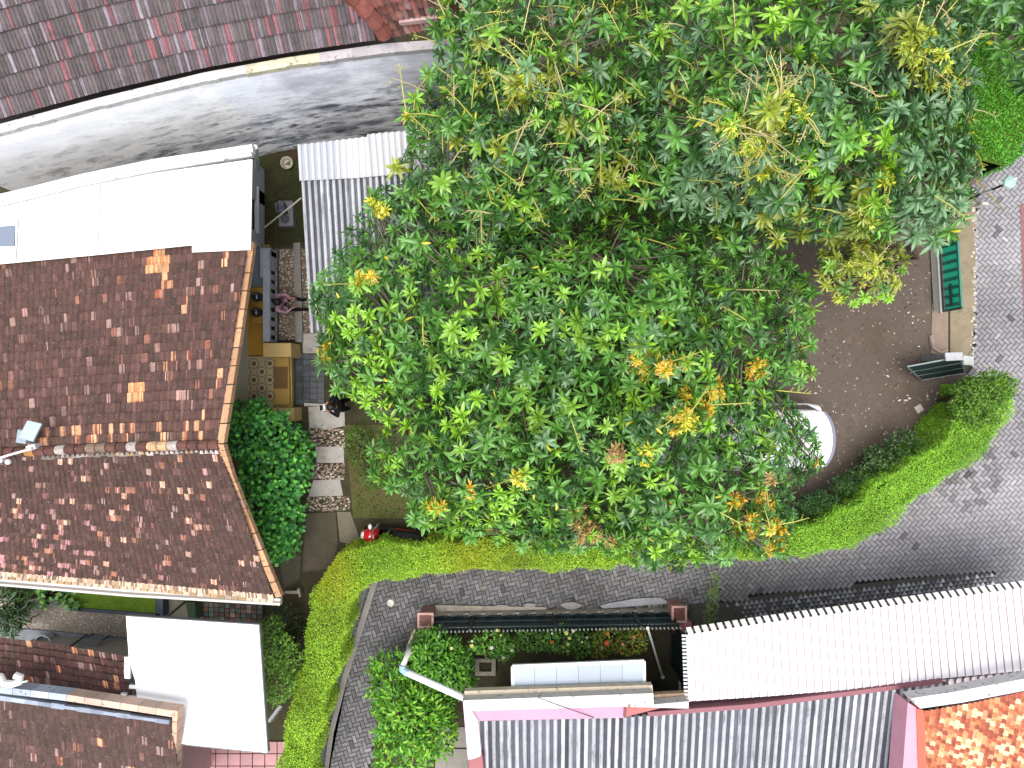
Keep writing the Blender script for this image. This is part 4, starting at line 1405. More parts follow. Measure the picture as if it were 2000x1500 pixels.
HB = [(1030, 160, 30, 'yg'), (1060, 110, 20, 'lime'), (1080, 200, 26, 'lime'), (1100, 235, 24, 'olive'), (1160, 210, 26, 'lime'), (880, 185, 18, 'fresh'), (790, 225, 14, 'yellow'), (1050, 15, 22, 'lime'), (1110, 250, 8, 'yellow'),
      (920, 340, 20, 'lime'), (1010, 200, 40, 'olive'), (1000, 380, 30, 'lime'), (1040, 405, 24, 'lime'), (1190, 330, 40, 'olive'), (1255, 345, 20, 'lime')]
OB = [(835, -70), (1290, -70), (1300, 100), (1270, 260), (1230, 380), (1120, 430), (1000, 440), (900, 430), (830, 410), (775, 370), (770, 330), (800, 290), (785, 240), (810, 190), (845, 130), (850, 60), (825, 30)]
mango('mango_tree', 'mango tree with many pale flower stalks next to the stained wall end', OB, 5.0, 7.0, (1050, 260), 22, .25, HB, {'dark': 26, 'mid': 50, 'blue': 14, 'fresh': 8, 'olive': 5}, 202, panicles=120, lump=1.2,
      holes=((1180, 110, 50), (990, 105, 38), (1215, 150, 30), (970, 170, 20), (910, 310, 30), (1140, 360, 22)))
HC = [(1460, 262, 62, 'yg'), (1545, 215, 40, 'yg'), (1520, 180, 26, 'lime'), (1500, 240, 30, 'olive'), (1535, 35, 34, 'lime'), (1290, 90, 30, 'fresh'), (1548, 105, 26, 'lime'), (1590, 320, 22, 'lime'), (1485, 330, 24, 'yg'),
      (1680, 290, 34, 'lime'), (1745, 310, 34, 'lime'), (1740, 250, 34, 'lime'), (1720, 210, 22, 'lime'), (1735, 340, 22, 'yg'), (1750, 185, 20, 'lime'), (1800, 90, 40, 'yg'), (1760, 60, 36, 'olive'), (1860, 110, 32, 'yg'), (1870, 155, 26, 'yg'),
      (1830, 150, 30, 'olive'), (1780, 120, 36, 'olive'), (1500, 425, 28, 'olive'), (1505, 390, 18, 'yg'), (1700, 380, 30, 'lime'), (1640, 350, 26, 'lime'), (1600, 380, 24, 'olive'), (1660, 430, 40, 'olive'), (1700, 420, 30, 'yg'), (1560, 450, 30, 'olive'), (1790, 480, 14, 'yellow'),
      (1400, 30, 40, 'mid'), (1860, 190, 200, 'blue'), (1830, 300, 110, 'blue'), (1820, 420, 80, 'blue'), (1420, 340, 90, 'blue'), (1380, 400, 60, 'blue'), (1640, 165, 45, 'blue')]
OC = [(1270, -70), (1910, -70), (1905, 60), (1890, 120), (1900, 190), (1915, 260), (1918, 320), (1905, 380), (1882, 430), (1850, 470), (1800, 478), (1770, 440), (1730, 455), (1680, 460), (1600, 470), (1520, 470), (1440, 430), (1340, 420), (1260, 390), (1230, 300), (1290, 150)]
mango('mango_tree', 'tall mango tree with large sky-tinted leaves and yellow growth beside the green gate', OC, 5.2, 8.0, (1560, 300), 25, .275, HC, {'dark': 22, 'mid': 40, 'blue': 28, 'fresh': 8, 'olive': 6}, 303, panicles=120, lump=1.25,
      holes=((1660, 70, 62), (1720, 40, 30), (1470, 50, 26), (1640, 120, 34), (1600, 400, 26), (1690, 460, 20), (1550, 440, 20)))
HD = [(1690, 590, 18, 'lime'), (1660, 585, 18, 'lime'), (1720, 580, 18, 'lime'), (1740, 580, 14, 'lime'), (1640, 595, 12, 'yellow'), (1690, 510, 36, 'yg'), (1760, 530, 18, 'fresh'), (1680, 490, 60, 'olive')]
OD = [(1598, 490), (1650, 440), (1720, 440), (1765, 460), (1772, 520), (1742, 585), (1690, 592), (1645, 596), (1612, 560), (1600, 530)]
mango('mango_tree', 'small yellowish mango sapling tree over the bare driveway', OD, 3.2, 4.2, (1690, 510), 17, .20, HD, {'olive': 60, 'mid': 25, 'yellow': 8, 'fresh': 7}, 404, layers=2, lump=.5, panicles=6)
OE = [(1905, -60), (2090, -60), (2090, 180), (2010, 170), (1975, 150), (1945, 110), (1912, 60)]
mango('mango_tree', 'dark mango tree cut off by the upper right corner', OE, 5.5, 7.2, (2000, 40), 25, .28, [], {'dark': 40, 'mid': 30, 'blue': 30}, 505, layers=3)

def leaf_cloud(pts, nrm, L, W, cols, rg, up=.5, spread=.9):
    N = len(pts)
    d = unit(nrm * up + rg.normal(0, spread, (N, 3)))
    n = unit(nrm + Zup * .8 + rg.normal(0, .45, (N, 3)))
    return small_arrays(pts, d, n, L * rg.uniform(.7, 1.3, N), W * rg.uniform(.7, 1.25, N), cols)

def shrub(name, label, blobs, leaf, cols, m='small_leaf', seed=1, dens=1.0, cat='shrub', group=None, flowers=(), wide=.55, long=False, stem=True):
    """blobs: (px, py, z centre, rx px, ry px, rz m)"""
    rg = np.random.default_rng(seed); rr = random.Random(seed)
    p0 = P(blobs[0][0], blobs[0][1], blobs[0][2])
    t = thing(name, label, cat, (p0.x, p0.y, 0), group)
    PT, NM, CO = [], [], []
    st = MB()
    for bx, by, bz, rx, ry, rz in blobs:
        c = np.array(P(bx, by, bz)); k = (H - bz) / F
        ex, ey = rx * k, ry * k
        area = math.pi * ex * ey + 2 * rz * (ex + ey)
        N = int(area * dens * 2.6 / (leaf * leaf * wide))
        u = rg.normal(0, 1, (N, 3)); u[:, 2] = np.abs(u[:, 2]) - .25
        u = unit(u)
        rad = 1 + .16 * np.sin(u[:, 0:1] * 7 + by) * np.sin(u[:, 1:2] * 8 + bx) - np.abs(rg.normal(0, .16, (N, 1)))
        PT.append(c + u * rad * np.array([ex, ey, rz])); NM.append(unit(u / np.array([ex, ey, rz])))
        cc = np.array([cols[i] for i in rg.integers(0, len(cols), N)]) * rg.uniform(.75, 1.2, (N, 1))
        patch = 1 + .18 * np.sin(PT[-1][:, 0:1] * 9) * np.sin(PT[-1][:, 1:2] * 8)
        CO.append(cc * patch)
        if stem:
            for _ in range(7):
                a = rr.uniform(0, 6.28)
                e = Vector((c[0] + math.cos(a) * ex * .7, c[1] + math.sin(a) * ey * .7, bz + rz * rr.uniform(.1, .7)))
                b0 = Vector((p0.x + math.cos(a) * .02, p0.y + math.sin(a) * .02, 0))
                st.tube([b0, b0.lerp(e, .5) + Vector((0, 0, .08)), e], [.018, .013, .006], 5, A(104, 92, 70), caps=False)
    PT, NM, CO = np.concatenate(PT), np.concatenate(NM), np.concatenate(CO)
    N = len(PT)
    if long:
        d = unit(NM * .6 + rg.normal(0, .8, (N, 3)))
        G = [leaf_arrays(PT, d, unit(NM + Zup * .8 + rg.normal(0, .4, (N, 3))), leaf * rg.uniform(.7, 1.3, N), leaf * wide * rg.uniform(.8, 1.2, N), rg.uniform(.05, .35, N), CO)]
    else:
        G = [leaf_cloud(PT, NM, leaf, leaf * wide, CO, rg)]
    np_part('foliage', G, M[m], t)
    if stem: part('stem', st, M['bark'], t)
    if flowers:
        for fx, fy, fz, fr_, fc in flowers:
            fb = MB()
            p = P(fx, fy, fz)
            for k in range(5):
                a = k * 1.2566 + fx
                q = p + Vector((math.cos(a) * fr_, math.sin(a) * fr_, .01))
                s = Vector((-math.sin(a), math.cos(a), 0)) * fr_ * .55
                fb.add([p, p.lerp(q, .6) - s + Vector((0, 0, .02)), q, p.lerp(q, .6) + s + Vector((0, 0, .02))], [[0, 1, 2, 3]], A(*fc))
            fb.ball((p.x, p.y, p.z + .015), fr_ * .25, A(230, 200, 90), 6, 4)
            part('flower', fb, M['cloth'], t)
    return t

def hedge(name, label, left, right, zt, cols, leaf, seed, dens=1.0, patches=()):
    """hedge between two px polylines given at its top"""
    rg = np.random.default_rng(seed); rr = random.Random(seed)
    Lp = [P(x, y, zt) for x, y in left]; Rp = [P(x, y, zt) for x, y in right]
    n = 60
    Ls = [rail(Lp, i / n) for i in range(n + 1)]; Rs = [rail(Rp, i / n) for i in range(n + 1)]
    mid = rail([a.lerp(b, .5) for a, b in zip(Ls, Rs)], .5)
    t = thing(name, label, 'hedge', (mid.x, mid.y, 0))
    core = MB()
    PT, NM = [], []
    for i in range(n):
        a, b, c, d = Ls[i], Rs[i], Ls[i + 1], Rs[i + 1]
        w_ = ((b - a).length + (d - c).length) / 2
        l_ = (((c + d) - (a + b)) / 2).length
        out = ((b + d) - (a + c)).normalized()
        per = w_ + 2 * zt
        N = int(l_ * per * dens * 3.0 / (leaf * leaf * .5))
        q = rg.uniform(0, per, N); s = rg.uniform(0, 1, N)[:, None]
        A_, B_, C_, D_ = map(np.array, (a, b, c, d))
        e0 = A_ * (1 - s) + C_ * s; e1 = B_ * (1 - s) + D_ * s
        tt = np.clip((q - zt) / w_, 0, 1)[:, None]
        p = e0 * (1 - tt) + e1 * tt
        side = np.where(q < zt, -1.0, np.where(q > zt + w_, 1.0, 0.0))
        z = np.where(q < zt, q, np.where(q > zt + w_, per - q, zt))
        edge = np.minimum(tt[:, 0], 1 - tt[:, 0])
        z = z - np.where(side == 0, .16 * np.exp(-edge * 12), 0)
        p[:, 2] = z
        nm = np.outer(side, np.array(out)) + np.outer((side == 0).astype(float), Zup)
        lump = (.05 * np.sin(p[:, 0] * 5.1 + p[:, 1] * 2.2) + .05 * np.sin(p[:, 1] * 6.3 - p[:, 0] * 1.7) + .03 * np.sin(p[:, 0] * 13) * np.sin(p[:, 1] * 12))
        p = p + nm * (lump + rg.normal(0, .035, N) - .03)[:, None]
        PT.append(p); NM.append(nm)
        ia, ib, ic, id_ = a.lerp(b, .12), b.lerp(a, .12), c.lerp(d, .12), d.lerp(c, .12)
        dz = Vector((0, 0, -.16))
        core.add([ia + dz, ib + dz, id_ + dz, ic + dz, Vector((ia.x, ia.y, 0)), Vector((ib.x, ib.y, 0)), Vector((id_.x, id_.y, 0)), Vector((ic.x, ic.y, 0))],
                 [[0, 1, 2, 3], [4, 0, 3, 7], [1, 5, 6, 2]], A(92, 124, 40))
    PT, NM = np.concatenate(PT), np.concatenate(NM)
    N = len(PT)
    ci = rg.integers(0, len(cols), N)
    CO = np.array(cols)[ci] * rg.uniform(.7, 1.25, (N, 1))
    for x, y, r, c in patches:
        q = np.array(P(x, y, zt)); k = r * (H - zt) / F
        f = np.exp(-((PT[:, 0] - q[0]) ** 2 + (PT[:, 1] - q[1]) ** 2) / (k * k))[:, None] * rg.uniform(.4, 1.0, (N, 1))
        CO = CO * (1 - f) + np.array(c) * rg.uniform(.8, 1.2, (N, 1)) * f
    np_part('foliage', [leaf_cloud(PT, NM, leaf, leaf * .5, CO, rg, up=.7, spread=.75)], M['small_leaf'], t)
    part('inner_twigs', core, M['bark'], t)
    return t

GR = [A(176, 216, 60, 1.4), A(154, 200, 54, 1.4), A(196, 226, 70, 1.4), A(136, 184, 50, 1.4)]
YG = A(210, 212, 44)
hedge('hedge', 'long clipped bright green hedge turning the corner along the brick alley',
      [(545, 1580), (548, 1490), (560, 1400), (584, 1330), (596, 1260), (610, 1180), (630, 1118), (672, 1082), (735, 1064), (850, 1064), (1000, 1062), (1150, 1060), (1300, 1058), (1535, 1034)],
      [(595, 1580), (606, 1470), (630, 1390), (652, 1310), (672, 1230), (684, 1168), (700, 1146), (730, 1134), (790, 1126), (900, 1116), (1050, 1112), (1180, 1106), (1300, 1100), (1535, 1082)],
      1.55, GR, .042, 61, patches=((660, 1110, 40, YG), (650, 1150, 40, YG), (650, 1215, 34, A(172, 200, 60)), (920, 1088, 60, YG), (1010, 1090, 50, A(170, 190, 50)), (590, 1360, 30, A(170, 196, 56)), (740, 1090, 40, A(140, 190, 50))))
hedge('hedge', 'curved bright green hedge sweeping round the driveway by the street',
      [(1540, 1046), (1605, 1018), (1670, 988), (1732, 944), (1800, 894), (1862, 850), (1894, 812), (1908, 780), (1916, 752)],
      [(1540, 1082), (1640, 1076), (1715, 1042), (1775, 990), (1860, 928), (1935, 875), (1972, 815), (1985, 765), (1975, 732)],
      1.55, [A(160, 212, 60, 1.4), A(140, 198, 56, 1.4), A(180, 222, 70, 1.4), A(124, 182, 52, 1.4)], .042, 62, patches=((1700, 1030, 40, A(150, 200, 60)), (1900, 880, 50, A(140, 195, 60))))
hedge('hedge', 'dense green hedge by the street in the upper right corner',
      [(1890, 300), (1896, 240), (1892, 180), (1900, 120), (1915, 60), (1930, -40)],
      [(1975, 322), (2010, 290), (2040, 240), (2060, 160), (2080, 60), (2100, -40)],
      1.5, [A(96, 176, 42, 1.3), A(78, 150, 38, 1.3), A(120, 196, 50, 1.3)], .06, 63)
shrub('shrub', 'untrimmed leafy shrub at the end of the curved hedge by the dark gate', [(1908, 786, 1.5, 50, 46, .5), (1888, 812, 1.3, 32, 32, .45), (1938, 754, 1.45, 42, 30, .45), (1892, 762, 1.3, 32, 24, .45)], .075, [A(110, 160, 48), A(130, 176, 56), A(90, 130, 44)], seed=71, dens=.7)
shrub('shrub', 'dark low shrub in the curved hedge shadow near the white van', [(1720, 895, .8, 34, 26, .45), (1760, 868, .8, 30, 26, .45), (1685, 925, .7, 24, 18, .4)], .08, [A(70, 110, 52), A(90, 132, 62), A(58, 92, 46)], seed=72, dens=.7)
shrub('shrub', 'dark green clipped low shrub at the inner hedge side behind the van', [(1600, 985, .8, 46, 26, .4), (1655, 950, .7, 34, 22, .35)], .05, [A(58, 100, 48), A(72, 118, 54)], seed=73, dens=.9)
shrub('shrub', 'large round-leaved dark green shrub beside the tiled house gable',
      [(510, 850, 1.4, 66, 66, .8), (540, 920, 1.4, 66, 62, .8), (520, 970, 1.3, 60, 56, .7), (550, 1020, 1.2, 44, 56, .7), (545, 1065, 1.0, 36, 32, .5), (485, 820, 1.1, 44, 36, .6), (575, 890, 1.1, 36, 56, .6)],
      .115, [A(66, 132, 60, 2.0), A(84, 156, 66, 2.0), A(54, 110, 56, 1.8), A(112, 182, 72, 2.0)], seed=74, dens=1.0, wide=.85)
shrub('shrub', 'light green citrus shrub between the flat roof porch and the hedge', [(540, 1270, 1.5, 30, 36, .6), (545, 1330, 1.5, 33, 40, .6), (565, 1290, 1.2, 24, 36, .5), (530, 1230, 1.1, 22, 24, .5)], .085, [A(124, 172, 60, 1.35), A(150, 190, 76, 1.35), A(96, 146, 54, 1.35)], seed=75, dens=.75, wide=.5)
shrub('shrub', 'sparse dark plant in the narrow gap under the hedge', [(560, 1210, .5, 30, 34, .4), (570, 1250, .5, 26, 30, .4)], .09, [A(58, 84, 46), A(84, 104, 60)], seed=76, dens=.35, wide=.35, stem=False)
shrub('shrub', 'broad bright green shrub outside the white pipe by the alley', [(800, 1400, 1.5, 66, 66, .8), (840, 1420, 1.4, 52, 56, .7), (770, 1340, 1.2, 46, 40, .6), (790, 1465, 1.2, 56, 46, .6), (760, 1300, .9, 36, 24, .5), (840, 1370, 1.3, 46, 40, .6)],
      .15, [A(92, 158, 40, 1.35), A(120, 184, 46, 1.35), A(74, 132, 38, 1.35), A(150, 196, 60, 1.35)], seed=77, dens=.8, wide=.34, long=True)
shrub('shrub', 'bright green shrub behind the left fence pillar', [(850, 1270, 1.2, 52, 40, .6), (880, 1300, 1.1, 44, 40, .6), (830, 1290, 1.0, 36, 44, .6), (890, 1330, .8, 36, 28, .5)], .13, [A(88, 152, 40, 1.35), A(116, 176, 48, 1.35), A(72, 126, 38, 1.35)], seed=78, dens=.75, wide=.36, long=True,
      flowers=((882, 1266, 1.75, .04, (238, 232, 170)), (856, 1243, 1.8, .025, (240, 236, 200))))
WHT, YEL, RED = (246, 244, 226), (236, 228, 140), (222, 92, 60)
shrub('flowering_shrub', 'white-budded flowering shrub in the middle of the fence bed', [(960, 1255, 1.0, 40, 24, .45), (985, 1262, .9, 24, 22, .4)], .10, [A(92, 150, 48, 1.4), A(124, 176, 64, 1.4), A(76, 122, 46, 1.4)], seed=79, dens=.75, wide=.5, cat='flowering shrub', group='flowering shrubs along the fence',
      flowers=((921, 1261, 1.45, .05, YEL), (922, 1252, 1.45, .035, WHT), (960, 1265, 1.5, .05, WHT), (971, 1231, 1.45, .04, YEL), (983, 1284, 1.3, .04, WHT), (1000, 1270, 1.3, .04, WHT), (978, 1240, 1.4, .03, YEL)))
shrub('flowering_shrub', 'low flowering shrub with yellow dots left of the orange flowers', [(1040, 1250, .9, 34, 17, .4), (1090, 1248, 1.0, 36, 22, .4), (1130, 1256, .9, 28, 22, .4)], .085, [A(86, 140, 44, 1.4), A(116, 162, 60, 1.4), A(70, 112, 44, 1.4)], seed=80, dens=.75, wide=.45, cat='flowering shrub', group='flowering shrubs along the fence',
      flowers=((1106, 1236, 1.4, .055, YEL), (1112, 1246, 1.4, .045, YEL), (1120, 1232, 1.4, .04, WHT), (1078, 1237, 1.4, .03, WHT), (1109, 1258, 1.35, .05, YEL), (1100, 1263, 1.3, .04, YEL), (1108, 1271, 1.25, .04, YEL), (1078, 1254, 1.35, .05, (214, 132, 60)), (1146, 1245, 1.4, .03, WHT), (1137, 1254, 1.35, .03, WHT), (1150, 1262, 1.3, .03, WHT)))
shrub('flowering_shrub', 'orange and red flowering shrub next to the white leaning pole', [(1190, 1248, 1.0, 34, 22, .4), (1232, 1250, 1.0, 30, 26, .4), (1170, 1262, .8, 24, 18, .35)], .085, [A(92, 136, 42, 1.4), A(132, 152, 56, 1.4), A(84, 112, 42, 1.4), A(170, 140, 54, 1.4)], seed=81, dens=.75, wide=.45, cat='flowering shrub', group='flowering shrubs along the fence',
      flowers=((1185, 1256, 1.45, .075, RED), (1187, 1238, 1.45, .05, (206, 120, 56)), (1238, 1244, 1.4, .04, (222, 150, 90)), (1216, 1258, 1.4, .04, (240, 200, 150)), (1176, 1264, 1.3, .04, WHT), (1215, 1275, 1.2, .05, (220, 160, 60))))
shrub('shrub', 'dark spiky plant at the left edge below the tiled roof', [(10, 1180, .8, 40, 36, .6), (25, 1210, .7, 26, 24, .5)], .22, [A(58, 96, 44), A(80, 126, 52), A(48, 80, 42)], seed=82, dens=.9, wide=.16, long=True, m='leaf')
shrub('broad_leaf_plant', 'pale broad-leaved plants beside the grass planter under the eave', [(80, 1168, .4, 22, 20, .25), (105, 1165, .45, 20, 16, .25), (145, 1170, .4, 22, 16, .2)], .17, [A(118, 176, 92), A(140, 200, 84), A(88, 150, 104)], seed=83, dens=.6, wide=.8, cat='plant', m='leaf')
shrub('weed_clump', 'thin drooping green branch hanging over the gutter by the right pillar', [(1390, 1180, .6, 9, 30, .2), (1395, 1140, .8, 8, 24, .2), (1384, 1205, .5, 8, 14, .15)], .10, [A(120, 160, 70), A(150, 180, 90)], seed=84, dens=.5, wide=.2, cat='plant', m='leaf', stem=False)
shrub('shrub', 'small light green plants on the lawn edge under the mango tree', [(700, 870, .3, 26, 40, .25), (740, 930, .4, 36, 26, .3)], .07, [A(104, 150, 50), A(84, 126, 46), A(120, 150, 60)], seed=85, dens=.5, wide=.4)

# fallen leaves on the driveway
lf = MB()
drw = [(P(x, y).x, P(x, y).y) for x, y in DRV]
for _ in range(1500):
    x, y = rnd.uniform(1545, 1850), rnd.uniform(430, 990)
    p = P(x, y, 0)
    if not inside(p.x, p.y, drw): continue
    a = rnd.uniform(0, 6.28); l = rnd.uniform(.02, .085) if rnd.random() < .9 else rnd.uniform(.08, .12)
    c = np.array(rnd.choice([(196, 176, 150), (140, 112, 84), (172, 150, 120), (120, 98, 76), (96, 84, 70), (222, 212, 196)])) * rnd.uniform(.7, 1.1)
    d = Vector((math.cos(a), math.sin(a), 0)); s = Vector((-d.y, d.x, 0)) * l * .2
    z = Vector((0, 0, .012))
    q = Vector((p.x, p.y, 0)) + z
    lf.add([q, q + d * l * .5 + s + z * .6, q + d * l + z * .4, q + d * l * .5 - s + z * .6], [[0, 1, 2, 3]], A(*c))
for _ in range(420):                     # a few more along the hedge foot and on the street
    if rnd.random() < .6:
        x = rnd.uniform(720, 1700); y = (1118 if x < 1300 else 1100 - (x - 1300) * .06) + abs(rnd.gauss(0, 22))
    else: x, y = rnd.uniform(1500, 2000), rnd.uniform(760, 1130)
    p = P(x, y, 0)
    if not inside(p.x, p.y, roadw): continue
    a = rnd.uniform(0, 6.28); l = rnd.uniform(.02, .07)
    c = np.array(rnd.choice([(176, 160, 96), (128, 112, 80), (150, 150, 70), (110, 96, 74), (96, 110, 60)])) * rnd.uniform(.7, 1.1)
    d = Vector((math.cos(a), math.sin(a), 0)); s = Vector((-d.y, d.x, 0)) * l * .25
    q = Vector((p.x, p.y, .028))
    lf.add([q, q + d * l * .5 + s + Vector((0, 0, .008)), q + d * l, q + d * l * .5 - s + Vector((0, 0, .008))], [[0, 1, 2, 3]], A(*c))
struct('fallen_leaves', lf, M['cloth'], kind='stuff')
# tufts of turf
tf = []
rg = np.random.default_rng(5)
for poly, n, cs in (([(676, 840), (770, 840), (815, 1008), (692, 1008), (690, 940)], 2600, [A(96, 116, 48), A(120, 124, 66), A(84, 100, 46), A(120, 100, 72)]), ([(510, 330), (586, 330), (600, 474), (512, 474)], 1500, [A(70, 86, 40), A(86, 96, 46), A(58, 66, 38)]),
                    ([(592, 800), (606, 800), (602, 1000), (592, 1000)], 350, [A(150, 160, 60), A(96, 110, 50)])):
    w2 = [(P(x, y).x, P(x, y).y) for x, y in poly]
    xs_, ys_ = [q[0] for q in w2], [q[1] for q in w2]
    pts = np.array([(x, y, .005) for x, y in zip(rg.uniform(min(xs_), max(xs_), n), rg.uniform(min(ys_), max(ys_), n)) if inside(x, y, w2)])
    N = len(pts)
    tf.append(small_arrays(pts, rg.normal(0, .6, (N, 3)) + Zup * .7, rg.normal(0, .6, (N, 3)) + Zup, rg.uniform(.03, .07, N), rg.uniform(.012, .022, N), np.array(cs)[rg.integers(0, len(cs), N)] * rg.uniform(.7, 1.2, (N, 1))))
kerbw = [(735, 1140), (708, 1235), (684, 1320), (655, 1430), (640, 1500)]
pts = []
for (xa, ya), (xb, yb) in zip(kerbw, kerbw[1:]):
    for _ in range(60):
        t_ = rnd.random(); q = P(xa + (xb - xa) * t_ + rnd.gauss(0, 3), ya + (yb - ya) * t_, .015); pts.append(tuple(q))
for _ in range(260):
    q = P(rnd.uniform(840, 1940), 0, 0); x_ = q.x * F / H + 1000
    q = P(x_, (1176 if x_ < 1310 else 1172 - (x_ - 1500) * .11) + rnd.gauss(0, 7), .02); pts.append(tuple(q))
pts = np.array(pts); N = len(pts)
tf.append(small_arrays(pts, rg.normal(0, .7, (N, 3)) + Zup * .6, rg.normal(0, .6, (N, 3)) + Zup, rg.uniform(.02, .06, N), rg.uniform(.012, .025, N), np.array([A(80, 110, 44), A(104, 128, 56), A(70, 84, 44)])[rg.integers(0, 3, N)]))
o = link_mesh('grass_tufts', np_mesh('grass_tufts', tf, (0, 0, 0)), M['small_leaf'])
tag(o, kind='stuff')

# ------------------------------------------------------------------ fence, pillars, pipes
def pillar(x, y, label, w=.36, d=.36, z=.72):
    p = P(x, y, z)
    t = thing('fence_pillar', label, 'pillar', (p.x, p.y, 0), 'pink fence pillars')
    b = MB(); b.box((p.x, p.y, (z - .08) / 2), (w, d, z - .08), 0, A(206, 150, 142)); part('shaft', b, M['paint'], t)
    b = MB()
    o, i = w / 2 + .04, w / 2 - .01
    e, f = d / 2 + .04, d / 2 - .01
    for x0, x1, y0, y1 in ((-o, o, -e, -f), (-o, o, f, e), (-o, -i, -f, f), (i, o, -f, f)):
        b.prism([Vector((p.x + x0, p.y + y0, z)), Vector((p.x + x1, p.y + y0, z)), Vector((p.x + x1, p.y + y1, z)), Vector((p.x + x0, p.y + y1, z))], .10, A(222, 180, 166))
    part('cap_rim', b, M['cap'], t)
    b = MB(); b.prism([Vector((p.x - i, p.y - f, z - .03)), Vector((p.x + i, p.y - f, z - .03)), Vector((p.x + i, p.y + f, z - .03)), Vector((p.x - i, p.y + f, z - .03))], .05, A(116, 68, 58)); part('cap_panel', b, M['floor'], t)
    return t
p1 = pillar(831, 1212, 'pink pillar with red-brown cap at the alley corner by the bright shrub', .32, .30)
p2 = pillar(1327, 1200, 'pink pillar with red-brown cap touching the white carport corner', .30, .34)
b = MB()
b.prism([P(1314, 1217, .5), P(1350, 1214, .5), P(1351, 1234, .5), P(1316, 1237, .5)], .5, A(214, 140, 148))
top('wall_stub', b, M['paint'], 'short pink wall block behind the right fence pillar', 'wall')
b = MB()
b.prism([P(808, 1230, .6), P(842, 1228, .6), P(832, 1240, .6), P(815, 1246, .6), P(800, 1280, .6), P(792, 1310, .6), P(785, 1308, .6), P(794, 1262, .6)], .6, A(216, 184, 166))
top('side_wall', b, M['cap'], 'pale pink low wall running from the left pillar beside the alley', 'wall')

fw = thing('fence', 'green metal fence with white tips on a pale low wall', 'fence', P(1075, 1200, 0))
yw0 = P(0, 1203, .15).y
x0, x1 = P(850, 0, .15).x, P(1310, 0, .15).x
dy = -.08                        # the fence line runs very slightly uphill in the picture
def fy(x): return yw0 + (x - x0) / (x1 - x0) * .10
b = MB()
for k in range(14):
    a, c = x0 + (x1 - x0) * k / 14, x0 + (x1 - x0) * (k + 1) / 14
    b.prism([Vector((a, fy(a) - .04, .15)), Vector((c, fy(c) - .04, .15)), Vector((c, fy(c) + .07, .15)), Vector((a, fy(a) + .10, .5))], .5, A(*(np.array([226, 214, 204]) * rnd.uniform(.88, 1.04))))
part('low_wall', b, M['cap'], fw)
b = MB()
b.prism([Vector((x0, fy(x0) + .10, .10)), Vector((x1 - 3.2, fy(x1 - 3.2) + .10, .10)), Vector((x1 - 3.2, fy(x1 - 3.2) + .16, .10)), Vector((x0, fy(x0) + .26, .10))], .10, A(190, 180, 166))
part('wall_step', b, M['concrete'], fw)
b = MB()
nb_ = 62
for k in range(nb_ + 1):
    x = x0 + .03 + (x1 - x0 - .06) * k / nb_
    y = fy(x)
    b.box((x, y, .70), (.026, .026, 1.1), 0, A(36, 70, 70))
for z in (.28, .64, 1.05):
    b.beam((x0, fy(x0) + .012, z), (x1, fy(x1) + .012, z), .022, .045, A(40, 74, 78))
b.add([(x0, fy(x0) - .02, .20), (x1, fy(x1) - .02, .20), (x1, fy(x1) - .02, 1.12), (x0, fy(x0) - .02, 1.12)], [[0, 1, 2, 3]], A(46, 74, 84))
part('panel', b, M['metal'], fw)
b = MB()
for k in range(0, nb_ + 1):
    x = x0 + .03 + (x1 - x0 - .06) * k / nb_
    y = fy(x)
    b.lathe((x, y, 1.25), [(.018, 0), (.026, .04), (.014, .09), (.0001, .13)], 6, A(238, 240, 238))
part('tip', b, M['metal'], fw)
for k in (0.16, .5, .84):
    x = x0 + (x1 - x0) * k
    b = MB(); b.box((x, fy(x) + .005, .70), (.06, .06, 1.1), 0, A(60, 56, 56)); part('post', b, M['metal'], fw)

pp = thing('gutter_pipe', 'white gutter pipe angled over the shrubs at the alley corner', 'pipe', P(845, 1335, 0))
b = MB()
b.tube([P(906, 1363, 2.95), P(850, 1338, 2.9), P(792, 1312, 2.85)], .075, 12, A(248, 248, 248, 1.1))
part('pipe', b, M['plastic'], pp, smooth=True)
b = MB(); b.tube([P(795, 1314, 2.85), P(786, 1307, 2.84), P(787, 1300, 2.83)], .085, 12, A(150, 190, 206)); part('elbow', b, M['plastic'], pp)
b = MB(); b.tube([P(787, 1302, 2.83), P(797, 1276, 2.6), P(800, 1262, 2.3)], [.07, .07, .06], 12, A(240, 238, 230)); part('pipe', b, M['plastic'], pp, smooth=True)
b = MB(); q = P(787, 1302, 2.8); b.box((q.x, q.y, 1.38), (.05, .05, 2.74), 0, A(150, 150, 146)); part('support', b, M['metal'], pp)

b = MB()
a, c = P(1265, 1227, 1.5), P(1294, 1322, .06)
b.tube([a, c], .028, 8, A(240, 240, 238)); b.ball((c.x, c.y, .07), .055, A(244, 244, 244), 8, 6); b.lathe((a.x, a.y, 1.46), [(.03, 0), (.045, .05), (.0001, .08)], 8, A(240, 240, 238))
top('pole', b, M['plastic'], 'thin white pole leaning on the fence beside the orange flowers', 'pole')

